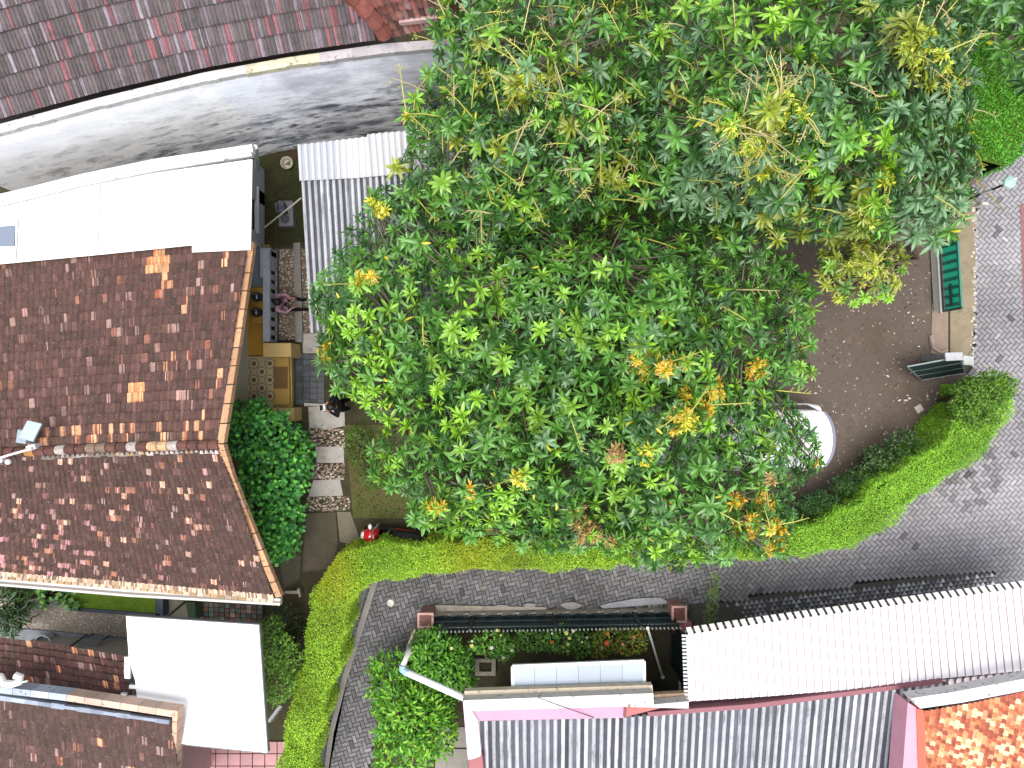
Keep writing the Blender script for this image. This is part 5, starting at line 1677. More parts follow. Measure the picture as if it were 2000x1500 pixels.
# tank with pale blue cover, square drain frame, garden floor
gd = MB()
gd.prism([P(930, 1238, .012), P(1312, 1226, .012), P(1330, 1300, .012), P(1345, 1420, .012), P(915, 1420, .012), P(905, 1330, .012)], .02, A(104, 96, 84))
struct('garden_floor', gd, M['soil'])
tk = thing('awning', 'pale blue sheet awning with white frame in front of the pink house', 'awning', P(1130, 1320, 2.6))
AW = [P(1001, 1302, 2.70), P(1258, 1292, 2.70), P(1259, 1358, 2.86), P(1002, 1368, 2.86)]
b = MB()
for k in range(4): b.beam(AW[k], AW[(k + 1) % 4], .07, .06, A(240, 242, 242))
part('frame', b, M['metal'], tk)
n = 6
for k in range(n):
    b = MB()
    b.prism([AW[0].lerp(AW[1], (k + .006) / n) - Vector((0, 0, .01)), AW[0].lerp(AW[1], (k + .994) / n) - Vector((0, 0, .01)), AW[3].lerp(AW[2], (k + .994) / n) - Vector((0, 0, .01)), AW[3].lerp(AW[2], (k + .006) / n) - Vector((0, 0, .01))], .012, A(*(np.array([196, 210, 228]) * rnd.uniform(.98, 1.02)), .84))
    part('sheet', b, M['sheet'], tk)
for u in (.1, .5, .9):
    b = MB(); q = AW[0].lerp(AW[1], u); b.tube([q - Vector((0, 0, .06)), q + Vector((0, -.9, -.55))], .016, 6, A(200, 200, 200)); part('strut', b, M['metal'], tk)
df = thing('drain_inlet', 'square concrete frame with a dark opening beside the bright shrub', 'drain', P(947, 1304, 0))
b = MB()
for q in ([(928, 1287), (968, 1287), (968, 1294), (928, 1294)], [(928, 1312), (968, 1312), (968, 1320), (928, 1320)], [(928, 1294), (936, 1294), (936, 1312), (928, 1312)], [(960, 1294), (968, 1294), (968, 1312), (960, 1312)]):
    b.prism([P(x, y, .12) for x, y in q], .12, A(172, 166, 150))
part('frame', b, M['concrete'], df)
b = MB(); b.prism([P(936, 1294, .05), P(960, 1294, .05), P(960, 1312, .05), P(936, 1312, .05)], .03, A(66, 74, 62)); part('lid', b, M['soil'], df)
gp = thing('side_gate', 'dark green metal side gate beside the carport', 'gate', P(1334, 1290, 0))
b = MB()
for k in range(12):
    a = P(1336, 1244 + k * 9, 1.5)
    b.box((a.x, a.y, .8), (.03, .03, 1.4), 0, A(44, 60, 60))
a, c = P(1336, 1242, 1.5), P(1336, 1346, 1.5)
b.beam(a, c, .04, .04, A(44, 60, 60)); b.beam(a - Vector((0, 0, 1.3)), c - Vector((0, 0, 1.3)), .04, .04, A(44, 60, 60))
b.add([(a.x + .02, a.y, .1), (c.x + .02, c.y, .1), (c.x + .02, c.y, 1.4), (a.x + .02, a.y, 1.4)], [[0, 1, 2, 3]], A(40, 56, 60))
part('panel', b, M['metal'], gp)
b = MB(); b.box((P(1326, 0, .5).x, P(0, 1320, .5).y, .6), (.05, .6, .04), 0, A(214, 214, 214)); part('handle', b, M['metal'], gp)
b = MB()
c0 = P(1285, 1352, .3)
b.lathe((c0.x, c0.y, 0), [(.16, 0), (.21, .3), (.22, .32), (.19, .32), (.18, .25), (.0001, .25)], 14, A(50, 52, 50))
top('pot', b, M['plastic'], 'dark empty plant pot in the shade beside the carport', 'pot')
# cable across the pink parapet
b = MB()
pts = [P(1050, 1362, 3.32), P(1090, 1377, 3.30), P(1130, 1391, 3.26), P(1160, 1402, 3.22)]
b.tube(pts, .008, 5, A(90, 70, 74))
top('cable', b, M['rubber'], 'thin dark cable crossing the pink parapet', 'cable')

# ------------------------------------------------------------------ driveway gates, posts, street lamp
gr = thing('gate', 'closed emerald green sheet metal gate leaf with dark bars', 'gate', P(1838, 540, 0), 'driveway gate leaves')
xg = P(1836, 0, .05).x
yA, yB = P(0, 470, .5).y, P(0, 600, .95).y
def gx(y): return xg + (y - yA) / (yB - yA) * .10
def gvec(y, z, o=0.0): return Vector((gx(y) + o, y, z))
b = MB()
b.add([gvec(yA, .12), gvec(yB, .12), gvec(yB, .72), gvec(yA, .72), gvec(yA, .12, .012), gvec(yB, .12, .012), gvec(yB, .72, .012), gvec(yA, .72, .012)],
      [[0, 3, 2, 1], [4, 5, 6, 7], [0, 1, 5, 4], [1, 2, 6, 5], [2, 3, 7, 6], [3, 0, 4, 7]], A(20, 176, 138, 2.2))
part('panel', b, M['metal'], gr)
n = 8
for k in range(n):
    for off in (0, .045):
        y = yA + (yB - yA) * (k + .35) / n - off
        bb = MB()
        bb.box((gx(y) - .02, y, .42), (.025, .016, .60), 0, A(18, 62, 56))
        part('bar', bb, M['metal'], gr)
b = MB()
b.beam(gvec(yA, .75, .01), gvec(yB, .75, .01), .045, .05, A(40, 130, 110))
b.beam(gvec(yA, .14, -.01), gvec(yB, .14, -.01), .06, .09, A(112, 116, 118))
for y in (yA, yB): b.box((gx(y), y, .40), (.05, .045, .70), 0, A(24, 58, 54))
b.beam(gvec(yA + (yB - yA) * .62, .45, -.03), gvec(yA + (yB - yA) * .95, .45, -.03), .02, .09, A(16, 60, 52))
part('frame', b, M['metal'], gr)
b = MB()
b.beam(gvec(yA, .10, -.10), gvec(yB - .05, .10, -.10), .05, .06, A(176, 178, 178)); b.beam(gvec(yA, .07, -.2), gvec(yB, .07, -.2), .14, .05, A(110, 106, 100))
part('bottom_rail', b, M['metal'], gr)

gd2 = thing('gate', 'open dark green barred gate leaf swung inward by the leafy shrub', 'gate', P(1830, 712, 0), 'driveway gate leaves')
l0, l1 = P(1800, 742, .10), P(1884, 728, .10)
t0, t1 = P(1772, 716, 1.0), P(1874, 697, 1.0)
def G(u, v): return l0.lerp(l1, u).lerp(t0.lerp(t1, u), v)
b = MB()
nrm = (l1 - l0).cross(t0 - l0).normalized() * .012
q = [G(.02, .03), G(.98, .03), G(.98, .96), G(.02, .96)]
b.add(q + [p + nrm for p in q], [[0, 1, 2, 3], [7, 6, 5, 4], [0, 4, 5, 1], [1, 5, 6, 2], [2, 6, 7, 3], [3, 7, 4, 0]], A(36, 52, 50))
part('panel', b, M['metal'], gd2)
b = MB()
for v in (0, .34, .66, 1): b.tube([G(0, v), G(1, v)], .022, 6, A(150, 164, 160) if v in (0, 1) else A(96, 116, 112))
b.tube([G(0, 0), G(0, 1)], .022, 6, A(110, 122, 120)); b.tube([G(1, 0), G(1, 1)], .022, 6, A(110, 122, 120))
part('frame', b, M['metal'], gd2)
for k in range(9):
    b = MB(); b.tube([G((k + .5) / 9, 0), G((k + .5) / 9, 1)], .011, 5, A(104, 126, 120)); part('bar', b, M['metal'], gd2)
b = MB()
b.prism([P(1848, 691, 1.05), P(1879, 690, 1.05), P(1881, 702, 1.05), P(1850, 703, 1.05)], 1.05, A(176, 178, 184))
b.prism([P(1846, 689, 1.10), P(1880, 688, 1.10), P(1882, 703, 1.10), P(1848, 705, 1.10)], .05, A(190, 190, 194))
top('gate_post', b, M['concrete'], 'grey concrete gate post next to the open dark gate leaf', 'post', 'gate posts')
b = MB()
b.prism([P(1882, 694, .7), P(1902, 697, .7), P(1902, 714, .7), P(1882, 712, .7)], .7, A(206, 210, 206))
top('gate_post', b, M['concrete'], 'short whitish post between the open gate leaf and the street', 'post', 'gate posts')

lp = thing('street_lamp', 'thin dark street lamp with pale green head over the street', 'street lamp', P(1837, 411, 0))
base = P(1837, 411, 0)
b = MB()
b.tube([base, base + Vector((0, 0, 1.2)), base + Vector((0, 0, 2.42))], [.035, .03, .026], 8, A(44, 44, 46)); part('pole', b, M['metal'], lp)
b = MB(); b.tube([base + Vector((0, 0, 1.55)), base + Vector((0, 0, 1.9))], .04, 8, A(226, 226, 224)); part('collar', b, M['metal'], lp)
hd = base + Vector((0, 0, 2.42))
b = MB(); b.lathe((hd.x, hd.y, hd.z), [(.03, -.04), (.09, 0), (.15, .02), (.13, .07), (.05, .11), (.0001, .12)], 14, A(168, 204, 192)); part('lamp_head', b, M['metal'], lp)
b = MB(); b.beam(hd + Vector((-.12, -.08, .07)), hd + Vector((.12, .08, .10)), .04, .04, A(236, 238, 236)); part('bracket', b, M['metal'], lp)
b = MB()
b.tube([P(1900, 345, .9), P(1930, 376, .5), P(1962, 411, .05)], [.018, .015, .01], 6, A(176, 152, 72))
top('bamboo_stick', b, M['bark'], 'thin yellow bamboo stick leaning over the street edge', 'stick')
for x, y, a, lab in ((1884, 379, 1.2, 'small white broken post stub under the sky-tinted tree edge'), (1907, 404, 1.4, 'small pale upright stone at the street edge near the tree')):
    b = MB(); p = P(x, y, 0)
    b.box((p.x, p.y, .16), (.07, .17, .32), a, A(220, 216, 206)); b.box((p.x, p.y, .335), (.05, .14, .03), a, A(228, 224, 216))
    top('boundary_stone', b, M['concrete'], lab, 'stone', 'pale boundary stones by the street')

b = MB(); p = P(1793, 798, 0)
b.box((p.x, p.y, .025), (.19, .19, .05), R(32), A(196, 186, 176)); b.box((p.x, p.y, .053), (.17, .17, .006), R(32), A(202, 192, 182))
top('paving_tile', b, M['concrete'], 'loose square pale paving tile lying on the driveway dirt', 'paving tile')
b = MB(); p = P(1795, 846, 0)
vs = []
b.ball((p.x, p.y, .06), (.24, .12, .16), A(128, 130, 128), 12, 7)
rs = random.Random(4)
b.v = [(x + rs.gauss(0, .012), y + rs.gauss(0, .012), max(0, z + rs.gauss(0, .012))) for x, y, z in b.v]
top('rock', b, M['concrete'], 'grey rock at the inner foot of the curved hedge', 'rock')
b = MB(); p = P(1775, 778, 0); b.ball((p.x, p.y, .02), (.05, .035, .03), A(220, 212, 204), 8, 5); b.ball((p.x - .09, p.y - .05, .02), (.06, .03, .03), A(210, 204, 196), 8, 5)
top('litter', b, M['pebble'], 'two crumpled white scraps on the dirt near the loose tile', 'litter')

# ------------------------------------------------------------------ white van
vx1, vyc, vw, vl = 7.62, -1.30, 1.66, 4.3
van = thing('parked_van', 'white van parked under the mango tree with only its rear showing', 'van', (vx1 - vl / 2, vyc, 0))
def loft(secs, col):
    """secs: list of (x, [(y, z), ...]) rings with equal counts"""
    b = MB()
    n = len(secs[0][1])
    vs = [(x, vyc + y, z) for x, ring in secs for y, z in ring]
    fs = []
    for i in range(len(secs) - 1):
        for k in range(n):
            k2 = (k + 1) % n
            fs.append([i * n + k, i * n + k2, (i + 1) * n + k2, (i + 1) * n + k])
    fs.append(list(range(n))); fs.append([(len(secs) - 1) * n + k for k in range(n - 1, -1, -1)])
    return b.add(vs, fs, col)
def ring(hw, zb, zt, r=.12, n=5, taper=0.0):
    pts = []
    for cx, cz, a0 in ((hw - r, zt - r, 0), (-hw + r, zt - r, 90), (-hw + r * .6, zb + r * .6, 180), (hw - r * .6, zb + r * .6, 270)):
        rr_ = r if a0 < 180 else r * .6
        for k in range(n):
            a = R(a0 + 90 * k / (n - 1))
            z_ = cz + rr_ * math.sin(a)
            pts.append(((cx + rr_ * math.cos(a)) * (1 - taper * (z_ - zb) / (zt - zb)), z_))
    return pts
x0 = vx1 - vl
WH = A(252, 252, 252, 1.05)
hw = vw / 2
b = loft([(x0, ring(hw * .74, .32, .78)), (x0 + .12, ring(hw * .92, .24, .90)), (x0 + .9, ring(hw, .22, 1.02)), (x0 + 2.2, ring(hw, .22, 1.06)), (vx1 - .35, ring(hw, .22, 1.06)), (vx1 - .08, ring(hw * .95, .26, 1.04)), (vx1 - .02, ring(hw * .90, .30, .98))], WH)
part('body', b, M['gloss'], van, smooth=True)
T_ = .15
b = loft([(x0 + .8, ring(hw * .90, 1.0, 1.06, .03)), (x0 + 1.45, ring(hw * .95, 1.0, 1.62, .12, 5, T_)), (x0 + 1.8, ring(hw * .96, 1.0, 1.71, .12, 5, T_)), (vx1 - .75, ring(hw * .96, 1.0, 1.74, .12, 5, T_)), (vx1 - .36, ring(hw * .92, 1.0, 1.71, .12, 5, T_)), (vx1 - .22, ring(hw * .82, 1.0, 1.62, .12, 5, T_)), (vx1 - .14, ring(hw * .72, 1.0, 1.2, .08))], WH)
part('cabin', b, M['gloss'], van, smooth=True)
for sgn in (-1, 1):
    for a, c in ((x0 + 1.35, x0 + 2.15), (x0 + 2.22, x0 + 3.05), (x0 + 3.12, vx1 - .42)):
        b = MB()
        ys = sgn * hw * .965
        vs = [(a + (.22 if a < x0 + 1.5 else 0), vyc + ys * (1 - T_ * .81), 1.60), (c, vyc + ys * (1 - T_ * .81), 1.60), (c, vyc + ys * (1 - T_ * .13) + sgn * .004, 1.10), (a, vyc + ys * (1 - T_ * .13) + sgn * .004, 1.10)]
        vs += [(x, y - sgn * .05, z) for x, y, z in vs]
        b.add(vs, [[0, 1, 2, 3], [7, 6, 5, 4], [0, 4, 5, 1], [1, 5, 6, 2], [2, 6, 7, 3], [3, 7, 4, 0]], A(24, 26, 30))
        part('side_window', b, M['gloss'], van)
b = MB()
pts = []
for k in range(9):
    u = -1 + k / 4
    pts.append(Vector((vx1 - .235 + .10 * (1 - u * u), vyc + u * hw * .70, 1.60)))
pl = [p + Vector((.09 if abs(k - 4) < 4 else .05, 0, -.42)) for k, p in enumerate(pts)]
b.add(pts + pl, [[k, k + 1, 9 + k + 1, 9 + k] for k in range(8)], A(52, 54, 74))
part('rear_window', b, M['gloss'], van)
b = MB()
for k in range(12):
    u0, u1 = -1 + k / 6, -1 + (k + 1) / 6
    f = lambda u: Vector((vx1 + .10 - .26 * abs(u) ** 2.6, vyc + u * hw * .97, .62))
    a, c = f(u0), f(u1)
    b.add([a, c, c - Vector((.22, 0, -.03)), a - Vector((.22, 0, -.03)), a - Vector((0, 0, .32)), c - Vector((0, 0, .32))], [[0, 1, 2, 3], [4, 5, 1, 0]], A(206, 204, 226))
part('rear_bumper', b, M['gloss'], van)
b = MB()
for k in range(12):
    u0, u1 = -1 + k / 6, -1 + (k + 1) / 6
    f = lambda u: Vector((vx1 - .02 - .20 * abs(u) ** 2.4, vyc + u * hw * .78, 1.72 - .05 * abs(u) ** 3))
    a, c = f(u0), f(u1)
    b.add([a, c, c - Vector((.07, 0, 0)), a - Vector((.07, 0, 0)), a - Vector((0, 0, .04)), c - Vector((0, 0, .04)), c - Vector((.07, 0, .04)), a - Vector((.07, 0, .04))], [[0, 1, 2, 3], [4, 5, 1, 0], [3, 2, 6, 7]], A(120, 116, 142))
part('spoiler', b, M['gloss'], van)
b = MB()
for k in range(12):
    u0, u1 = -1 + k / 6, -1 + (k + 1) / 6
    f = lambda u: Vector((vx1 - .10 - .20 * abs(u) ** 2.4, vyc + u * hw * .78, 1.73 - .05 * abs(u) ** 3))
    a, c = f(u0), f(u1)
    b.add([a, c, c - Vector((.32, 0, 0)), a - Vector((.32, 0, 0)), a - Vector((0, 0, .05)), c - Vector((0, 0, .05))], [[0, 1, 2, 3], [4, 5, 1, 0]], WH)
part('roof_edge', b, M['gloss'], van)
for sgn in (-1, 1):
    b = MB(); b.box((vx1 - .20, vyc + sgn * hw * .84, .80), (.14, .14, .26), 0, A(190, 40, 36)); part('tail_light', b, M['gloss'], van)
    for x in (x0 + .75, vx1 - .78):
        wb = MB()
        c = Vector((x, vyc + sgn * (hw - .10), .31))
        wb.tube([c - Vector((0, .09, 0)), c - Vector((0, .075, 0)), c + Vector((0, .075, 0)), c + Vector((0, .09, 0))], [.26, .31, .31, .26], 20, A(28, 28, 30))
        wh = part('wheel', wb, M['rubber'], van)
        rb_ = MB(); rb_.tube([c + Vector((0, sgn * .085, 0)), c + Vector((0, sgn * .096, 0))], [.19, .17], 16, A(180, 180, 184)); part('rim', rb_, M['metal'], wh)
b = MB(); b.tube([Vector((x0 + 1.9, vyc + hw * .80, 1.725)), Vector((vx1 - .5, vyc + hw * .80, 1.725))], .022, 6, A(206, 206, 206)); part('gutter_strip', b, M['metal'], van)

# ------------------------------------------------------------------ red scooter by the hedge
so = P(716, 1030, 0)
sc2 = thing('scooter', 'red and black motor scooter parked between hedge and tree', 'scooter', P(775, 1036, 0))
dr_ = (P(842, 1042, 0) - so).normalized(); sd = Vector((-dr_.y, dr_.x, 0)); up = Vector((0, 0, 1))
def S3(f, s, z): return so + dr_ * f + sd * s + up * z
def wheel(f):
    b = MB()
    for k in range(24):
        pass
    pts = []
    n, m = 20, 8
    vs, fs = [], []
    for i in range(n):
        a = 2 * math.pi * i / n
        for j in range(m):
            q = 2 * math.pi * j / m
            r = .215 + .045 * math.cos(q)
            vs.append(S3(f + r * math.cos(a), .045 * math.sin(q), .26 + r * math.sin(a)))
    for i in range(n):
        for j in range(m):
            fs.append([i * m + j, ((i + 1) % n) * m + j, ((i + 1) % n) * m + (j + 1) % m, i * m + (j + 1) % m])
    b.add(vs, fs, A(24, 24, 26))
    wv = part('wheel', b, M['rubber'], sc2)
    r_ = MB(); r_.tube([S3(f, -.03, .26), S3(f, .03, .26)], .16, 14, A(120, 120, 124)); part('rim', r_, M['metal'], wv)
wheel(.24); wheel(1.46)
b = MB()
RD = A(214, 34, 42)
def shell(secs, col):
    """secs: (f, half width, z low, z high)"""
    vs, fs = [], []
    for f, hw_, z0, z1 in secs:
        for k in range(8):
            a = 2 * math.pi * (k + .5) / 8
            vs.append(S3(f, hw_ * math.cos(a) * 1.08, (z0 + z1) / 2 + (z1 - z0) / 2 * math.sin(a) * 1.08))
    for i in range(len(secs) - 1):
        for k in range(8):
            fs.append([i * 8 + k, (i + 1) * 8 + k, (i + 1) * 8 + (k + 1) % 8, i * 8 + (k + 1) % 8])
    fs.append(list(range(8))); fs.append([(len(secs) - 1) * 8 + k for k in range(7, -1, -1)])
    return MB().add(vs, fs, col)
part('front_fairing', shell([(.02, .03, .70, .78), (.14, .13, .55, .95), (.28, .20, .40, 1.02), (.40, .19, .38, .98), (.46, .12, .40, .86)], RD), M['gloss'], sc2, smooth=True)
part('front_mudguard', shell([(-.02, .03, .38, .44), (.1, .075, .42, .56), (.28, .075, .46, .58), (.42, .05, .40, .48)], RD), M['gloss'], sc2, smooth=True)
part('body', shell([(.40, .12, .26, .42), (.62, .15, .24, .40), (.82, .16, .28, .70), (1.2, .17, .40, .78), (1.55, .12, .56, .80), (1.72, .05, .66, .76)], A(34, 34, 40)), M['gloss'], sc2, smooth=True)
part('seat', shell([(.72, .08, .70, .80), (.9, .15, .72, .84), (1.2, .17, .74, .88), (1.5, .13, .78, .88), (1.62, .06, .80, .86)], A(30, 32, 36)), M['rubber'], sc2, smooth=True)
part('side_panel', shell([(.85, .175, .50, .62), (1.15, .185, .54, .70), (1.5, .13, .64, .74)], A(150, 26, 34)), M['gloss'], sc2, smooth=True)
b = MB(); b.tube([S3(.48, -.36, 1.0), S3(.36, -.18, 1.03), S3(.34, 0, 1.03), S3(.36, .18, 1.03), S3(.48, .36, 1.0)], .02, 7, A(60, 60, 62)); part('handlebar', b, M['metal'], sc2)
for s in (-1, 1):
    b = MB(); b.tube([S3(.38, s * .22, 1.03), S3(.33, s * .30, 1.22)], .008, 5, A(60, 60, 62)); e = S3(.32, s * .31, 1.24)
    b.ball(e, (.05, .075, .045), A(220, 222, 226), 8, 6); part('mirror', b, M['gloss'], sc2)
    b = MB(); b.tube([S3(.46, s * .27, 1.01), S3(.50, s * .38, 1.0)], .026, 7, A(24, 24, 24)); part('grip', b, M['rubber'], sc2)
b = MB(); e = S3(.10, 0, .86); b.ball(e, (.07, .10, .07), A(236, 214, 210), 10, 6); part('headlight', b, M['gloss'], sc2)
b = MB(); b.beam(S3(.24, -.02, .985), S3(.40, .02, 1.035), .10, .02, A(228, 170, 160)); part('speedometer', b, M['gloss'], sc2)
b = MB(); e = S3(1.70, 0, .72); b.box((e.x, e.y, e.z), (.06, .16, .06), 0, A(190, 30, 30)); part('tail_light', b, M['gloss'], sc2)

# ------------------------------------------------------------------ rooftop antenna box, yard things
ab = thing('antenna_box', 'pale grey tilted box with a white arm on the tiled roof ridge', 'antenna', P(58, 852, 4.9))
b = MB()
tl = Matrix.Rotation(R(-26), 3, 'X') @ Matrix.Rotation(R(14), 3, 'Y')
c = P(60, 842, 5.35)
b.box((c.x, c.y, c.z), (.24, .34, .06), R(-10), A(196, 214, 226), tl)
part('panel', b, M['metal'], ab)
b = MB(); c = P(52, 852, 5.15); b.box((c.x, c.y, c.z), (.18, .24, .26), R(-8), A(150, 166, 176)); part('housing', b, M['metal'], ab)
b = MB(); q = P(62, 874, 5.12); b.box((q.x, q.y, 5.06), (.17, .10, .18), .3, A(226, 226, 226)); part('bracket', b, M['metal'], ab)
b = MB(); b.tube([P(62, 876, 5.2), P(20, 888, 5.25), P(-25, 902, 5.3)], .022, 8, A(238, 238, 238)); part('arm', b, M['plastic'], ab)
for x, y in ((16, 902), (1, 899)):
    b = MB(); q = P(x, y, 5.2); b.ball(q, .055, A(236, 238, 240), 10, 6); part('knob', b, M['plastic'], ab)
cl = thing('wall_bracket', 'white curled bracket on the low tile wing at the left edge', 'bracket', P(20, 1330, 3.0))
b = MB()
pts = [(-20, 1318), (2, 1322), (8, 1334), (24, 1336), (38, 1332), (40, 1322), (30, 1319)]
b.tube([P(x, y, 3.95) for x, y in pts], .075, 8, A(244, 244, 240)); part('loop', b, M['plastic'], cl)
b = MB(); b.tube([P(40, 1333, 3.95), P(54, 1330, 3.97)], .018, 6, A(240, 240, 238)); part('stem', b, M['plastic'], cl)

# back yard: bowl, well cover, drying pole
bo = MB(); p = P(563, 321, 0)
bo.lathe((p.x, p.y, 0), [(.10, 0), (.15, .12), (.165, .13), (.15, .125), (.10, .02), (.0001, .02)], 18, A(196, 190, 170))
bo.add([(p.x - .08, p.y - .02, .05), (p.x + .07, p.y - .05, .06), (p.x + .05, p.y + .08, .05)], [[0, 1, 2]], A(90, 86, 66))
top('bowl', bo, M['plastic'], 'round cream bowl on the mossy back yard ground', 'bowl')
we = thing('well_cover', 'grey concrete cover slab in the mossy back yard', 'cover slab', P(557, 416, 0))
b = MB(); b.prism([P(543, 392, .22), P(571, 392, .22), P(573, 441, .22), P(545, 442, .22)], .22, A(132, 132, 138)); part('slab', b, M['concrete'], we)
b = MB(); q = P(557, 428, .22); b.lathe((q.x, q.y, .22), [(.0001, .004), (.07, .004), (.09, .03), (.11, .03), (.11, 0)], 14, A(96, 98, 104)); part('lid_ring', b, M['concrete'], we)
bk = thing('jerry_can', 'dark purple-grey jerry can on the concrete cover slab', 'container', P(552, 408, .22))
b = MB(); q = P(551, 408, .3); b.box((q.x, q.y, .36), (.22, .26, .28), .2, A(70, 70, 86)); part('can', b, M['plastic'], bk)
b = MB(); b.tube([(q.x - .04, q.y + .08, .5), (q.x - .04, q.y + .08, .56), (q.x - .04, q.y - .08, .56), (q.x - .04, q.y - .08, .5)], .016, 6, A(60, 60, 76)); part('handle', b, M['plastic'], bk)
b = MB(); b.lathe((q.x + .05, q.y, .5), [(.03, 0), (.03, .04), (.0001, .04)], 8, A(50, 50, 60)); part('cap', b, M['plastic'], bk)
b = MB(); b.tube([P(518, 443, 1.5), P(552, 416, 1.9), P(588, 387, 2.45)], .02, 7, A(176, 170, 156))
b.box(tuple(P(518, 443, 1.5)), (.05, .05, .05), 0, A(140, 136, 126))
top('drying_pole', b, M['metal'], 'thin pale pole spanning from the annex wall to the shed roof', 'pole')

# side yard: grass planter, tub, folding table, dark poles, patterned stone wall
pl = thing('planter', 'long grass-filled planter with dark border under the white eave', 'planter', P(235, 1185, 0))
b = MB()
for q in ([(128, 1186), (312, 1199), (312, 1206), (128, 1192)], [(304, 1165), (318, 1166), (318, 1206), (304, 1205)], [(128, 1150), (304, 1160), (304, 1164), (128, 1154)]):
    b.prism([P(x, y, .32) for x, y in q], .32, A(78, 88, 96))
part('border', b, M['concrete'], pl)
b = MB(); b.prism([P(128, 1155, .28), P(303.5, 1165, .28), P(303.5, 1198, .28), P(128, 1185, .28)], .1, A(104, 132, 44)); so_ = part('turf', b, mat('planter_turf', None, .95, .1, (9, .35), bump=(60, .8), fine=(70, .4)), pl)
b = MB(); q = P(98, 1248, .06)
b.lathe((q.x, q.y, .06), [(.16, 0), (.2, .28), (.215, .3), (.19, .3), (.17, .1), (.0001, .1)], 18, A(206, 222, 226))
top('tub', b, M['plastic'], 'pale blue plastic tub on the grey side yard floor', 'tub')
b = MB(); q = P(108, 1258, .06)
b.lathe((q.x + .1, q.y - .02, .06), [(.2, 0), (.2, .5), (.17, .52), (.0001, .52)], 16, A(26, 28, 30))
top('bin', b, M['plastic'], 'black round bin beside the pale blue tub', 'bin')
tb_ = thing('folding_table', 'grey folding table leaning at the tile eave in the side yard', 'table', P(172, 1262, .06))
b = MB(); b.prism([P(158, 1246, .62), P(198, 1252, .62), P(176, 1276, .5), P(148, 1270, .5)], .03, A(150, 152, 146)); part('tabletop', b, M['metal'], tb_)
for x, y in ((162, 1250), (194, 1254), (154, 1268), (174, 1273)):
    b = MB(); q = P(x, y, .5); b.box((q.x, q.y, .28), (.03, .03, .44), 0, A(90, 92, 92)); part('leg', b, M['metal'], tb_)
b = MB(); b.tube([P(128, 1269, .7), P(169, 1240, 1.1)], .028, 7, A(22, 22, 24)); b.box(tuple(P(128, 1269, .68)), (.07, .07, .05), .5, A(26, 26, 28))
top('pole', b, M['metal'], 'short black pole slanting over the grey side yard floor', 'pole')
b = MB(); b.tube([P(320, 1210, 1.2), P(361, 1176, 1.8)], .03, 7, A(34, 38, 36)); b.box(tuple(P(320, 1210, 1.2)), (.08, .08, .06), .5, A(40, 42, 40))
top('pole', b, M['metal'], 'dark diagonal pole between the planter and the patterned stone wall', 'pole')
sw = thing('stone_wall', 'low patterned stone garden wall in red and green tones', 'wall', P(445, 1195, 0))
b = MB()
for i in range(12):
    for j in range(4):
        xx, yy = 386 + i * 10.5, 1176 + j * 9 + i * .5
        c = rnd.choice([(150, 104, 88), (128, 124, 112), (110, 128, 118), (168, 150, 134), (120, 96, 84)])
        b.prism([P(xx + .7, yy + .7, .12), P(xx + 10 + rnd.uniform(-1, .3), yy + .7, .12), P(xx + 10, yy + 8.4, .12), P(xx + .7 + rnd.uniform(0, 1), yy + 8.4, .12)], .12, A(*(np.array(c) * rnd.uniform(.85, 1.15))))
part('stone', b, M['concrete'], sw)
b = MB(); b.prism([P(384, 1174, .09), P(514, 1180, .09), P(514, 1218, .09), P(384, 1211, .09)], .09, A(96, 92, 84)); part('bed', b, M['concrete'], sw)
ps = MB(); ps.prism([P(322, 1170, .02), P(383, 1174, .02), P(383, 1214, .02), P(322, 1208, .02)], .02, A(150, 144, 128)); struct('side_path', ps, M['concrete'])
b = MB(); b.prism([P(362, 1176, .5), P(380, 1177, .5), P(383, 1212, .5), P(368, 1210, .5)], .5, A(84, 104, 76)); b.prism([P(364, 1180, .52), P(378, 1181, .52), P(380, 1208, .52), P(370, 1207, .52)], .02, A(70, 90, 66))
top('garden_box', b, M['concrete'], 'mossy green box beside the dark diagonal pole', 'box')
tr = MB()
tr.beam(P(524, 1410, .6), P(548, 1378, .9), .07, .04, A(170, 172, 172)); tr.beam(P(528, 1412, .58), P(552, 1380, .88), .02, .05, A(110, 112, 112))
top('plank', tr, M['metal'], 'grey plank leaning between the flat roof porch and the hedge', 'plank')
hz = MB(); hz.beam(P(556, 1157, .25), P(584, 1157, .25), .07, .12, A(172, 160, 140)); hz.beam(P(582, 1150, .3), P(586, 1166, .3), .05, .14, A(190, 178, 158))
top('curb_stone', hz, M['concrete'], 'short pale kerb piece at the house corner beside the hedge', 'kerb')

# ------------------------------------------------------------------ people
def figure(name, joints, edges, root):
    me = bpy.data.meshes.new(name)
    keys = list(joints)
    me.from_pydata([joints[k][0] for k in keys], [(keys.index(a), keys.index(b)) for a, b in edges], [])
    o = bpy.data.objects.new(name, me); COL.objects.link(o)
    sk = o.modifiers.new("skin", 'SKIN'); sk.use_smooth_shade = True
    if not me.skin_vertices: me.attributes.new
    o.modifiers.new("sub", 'SUBSURF').levels = 1
    o.modifiers["sub"].render_levels = 1
    bpy.context.view_layer.update()
    sv = me.skin_vertices[0].data if me.skin_vertices else None
    if sv is None:
        with bpy.context.temp_override(active_object=o, object=o): bpy.ops.mesh.customdata_skin_add()
        sv = me.skin_vertices[0].data
    for k, kk in enumerate(keys):
        r = joints[kk][1]
        sv[k].radius = r if isinstance(r, tuple) else (r, r)
        sv[k].use_root = kk == root
    dg = bpy.context.evaluated_depsgraph_get(); dg.update()
    m2 = bpy.data.meshes.new_from_object(o.evaluated_get(dg))
    bpy.data.objects.remove(o); bpy.data.meshes.remove(me)
    return m2

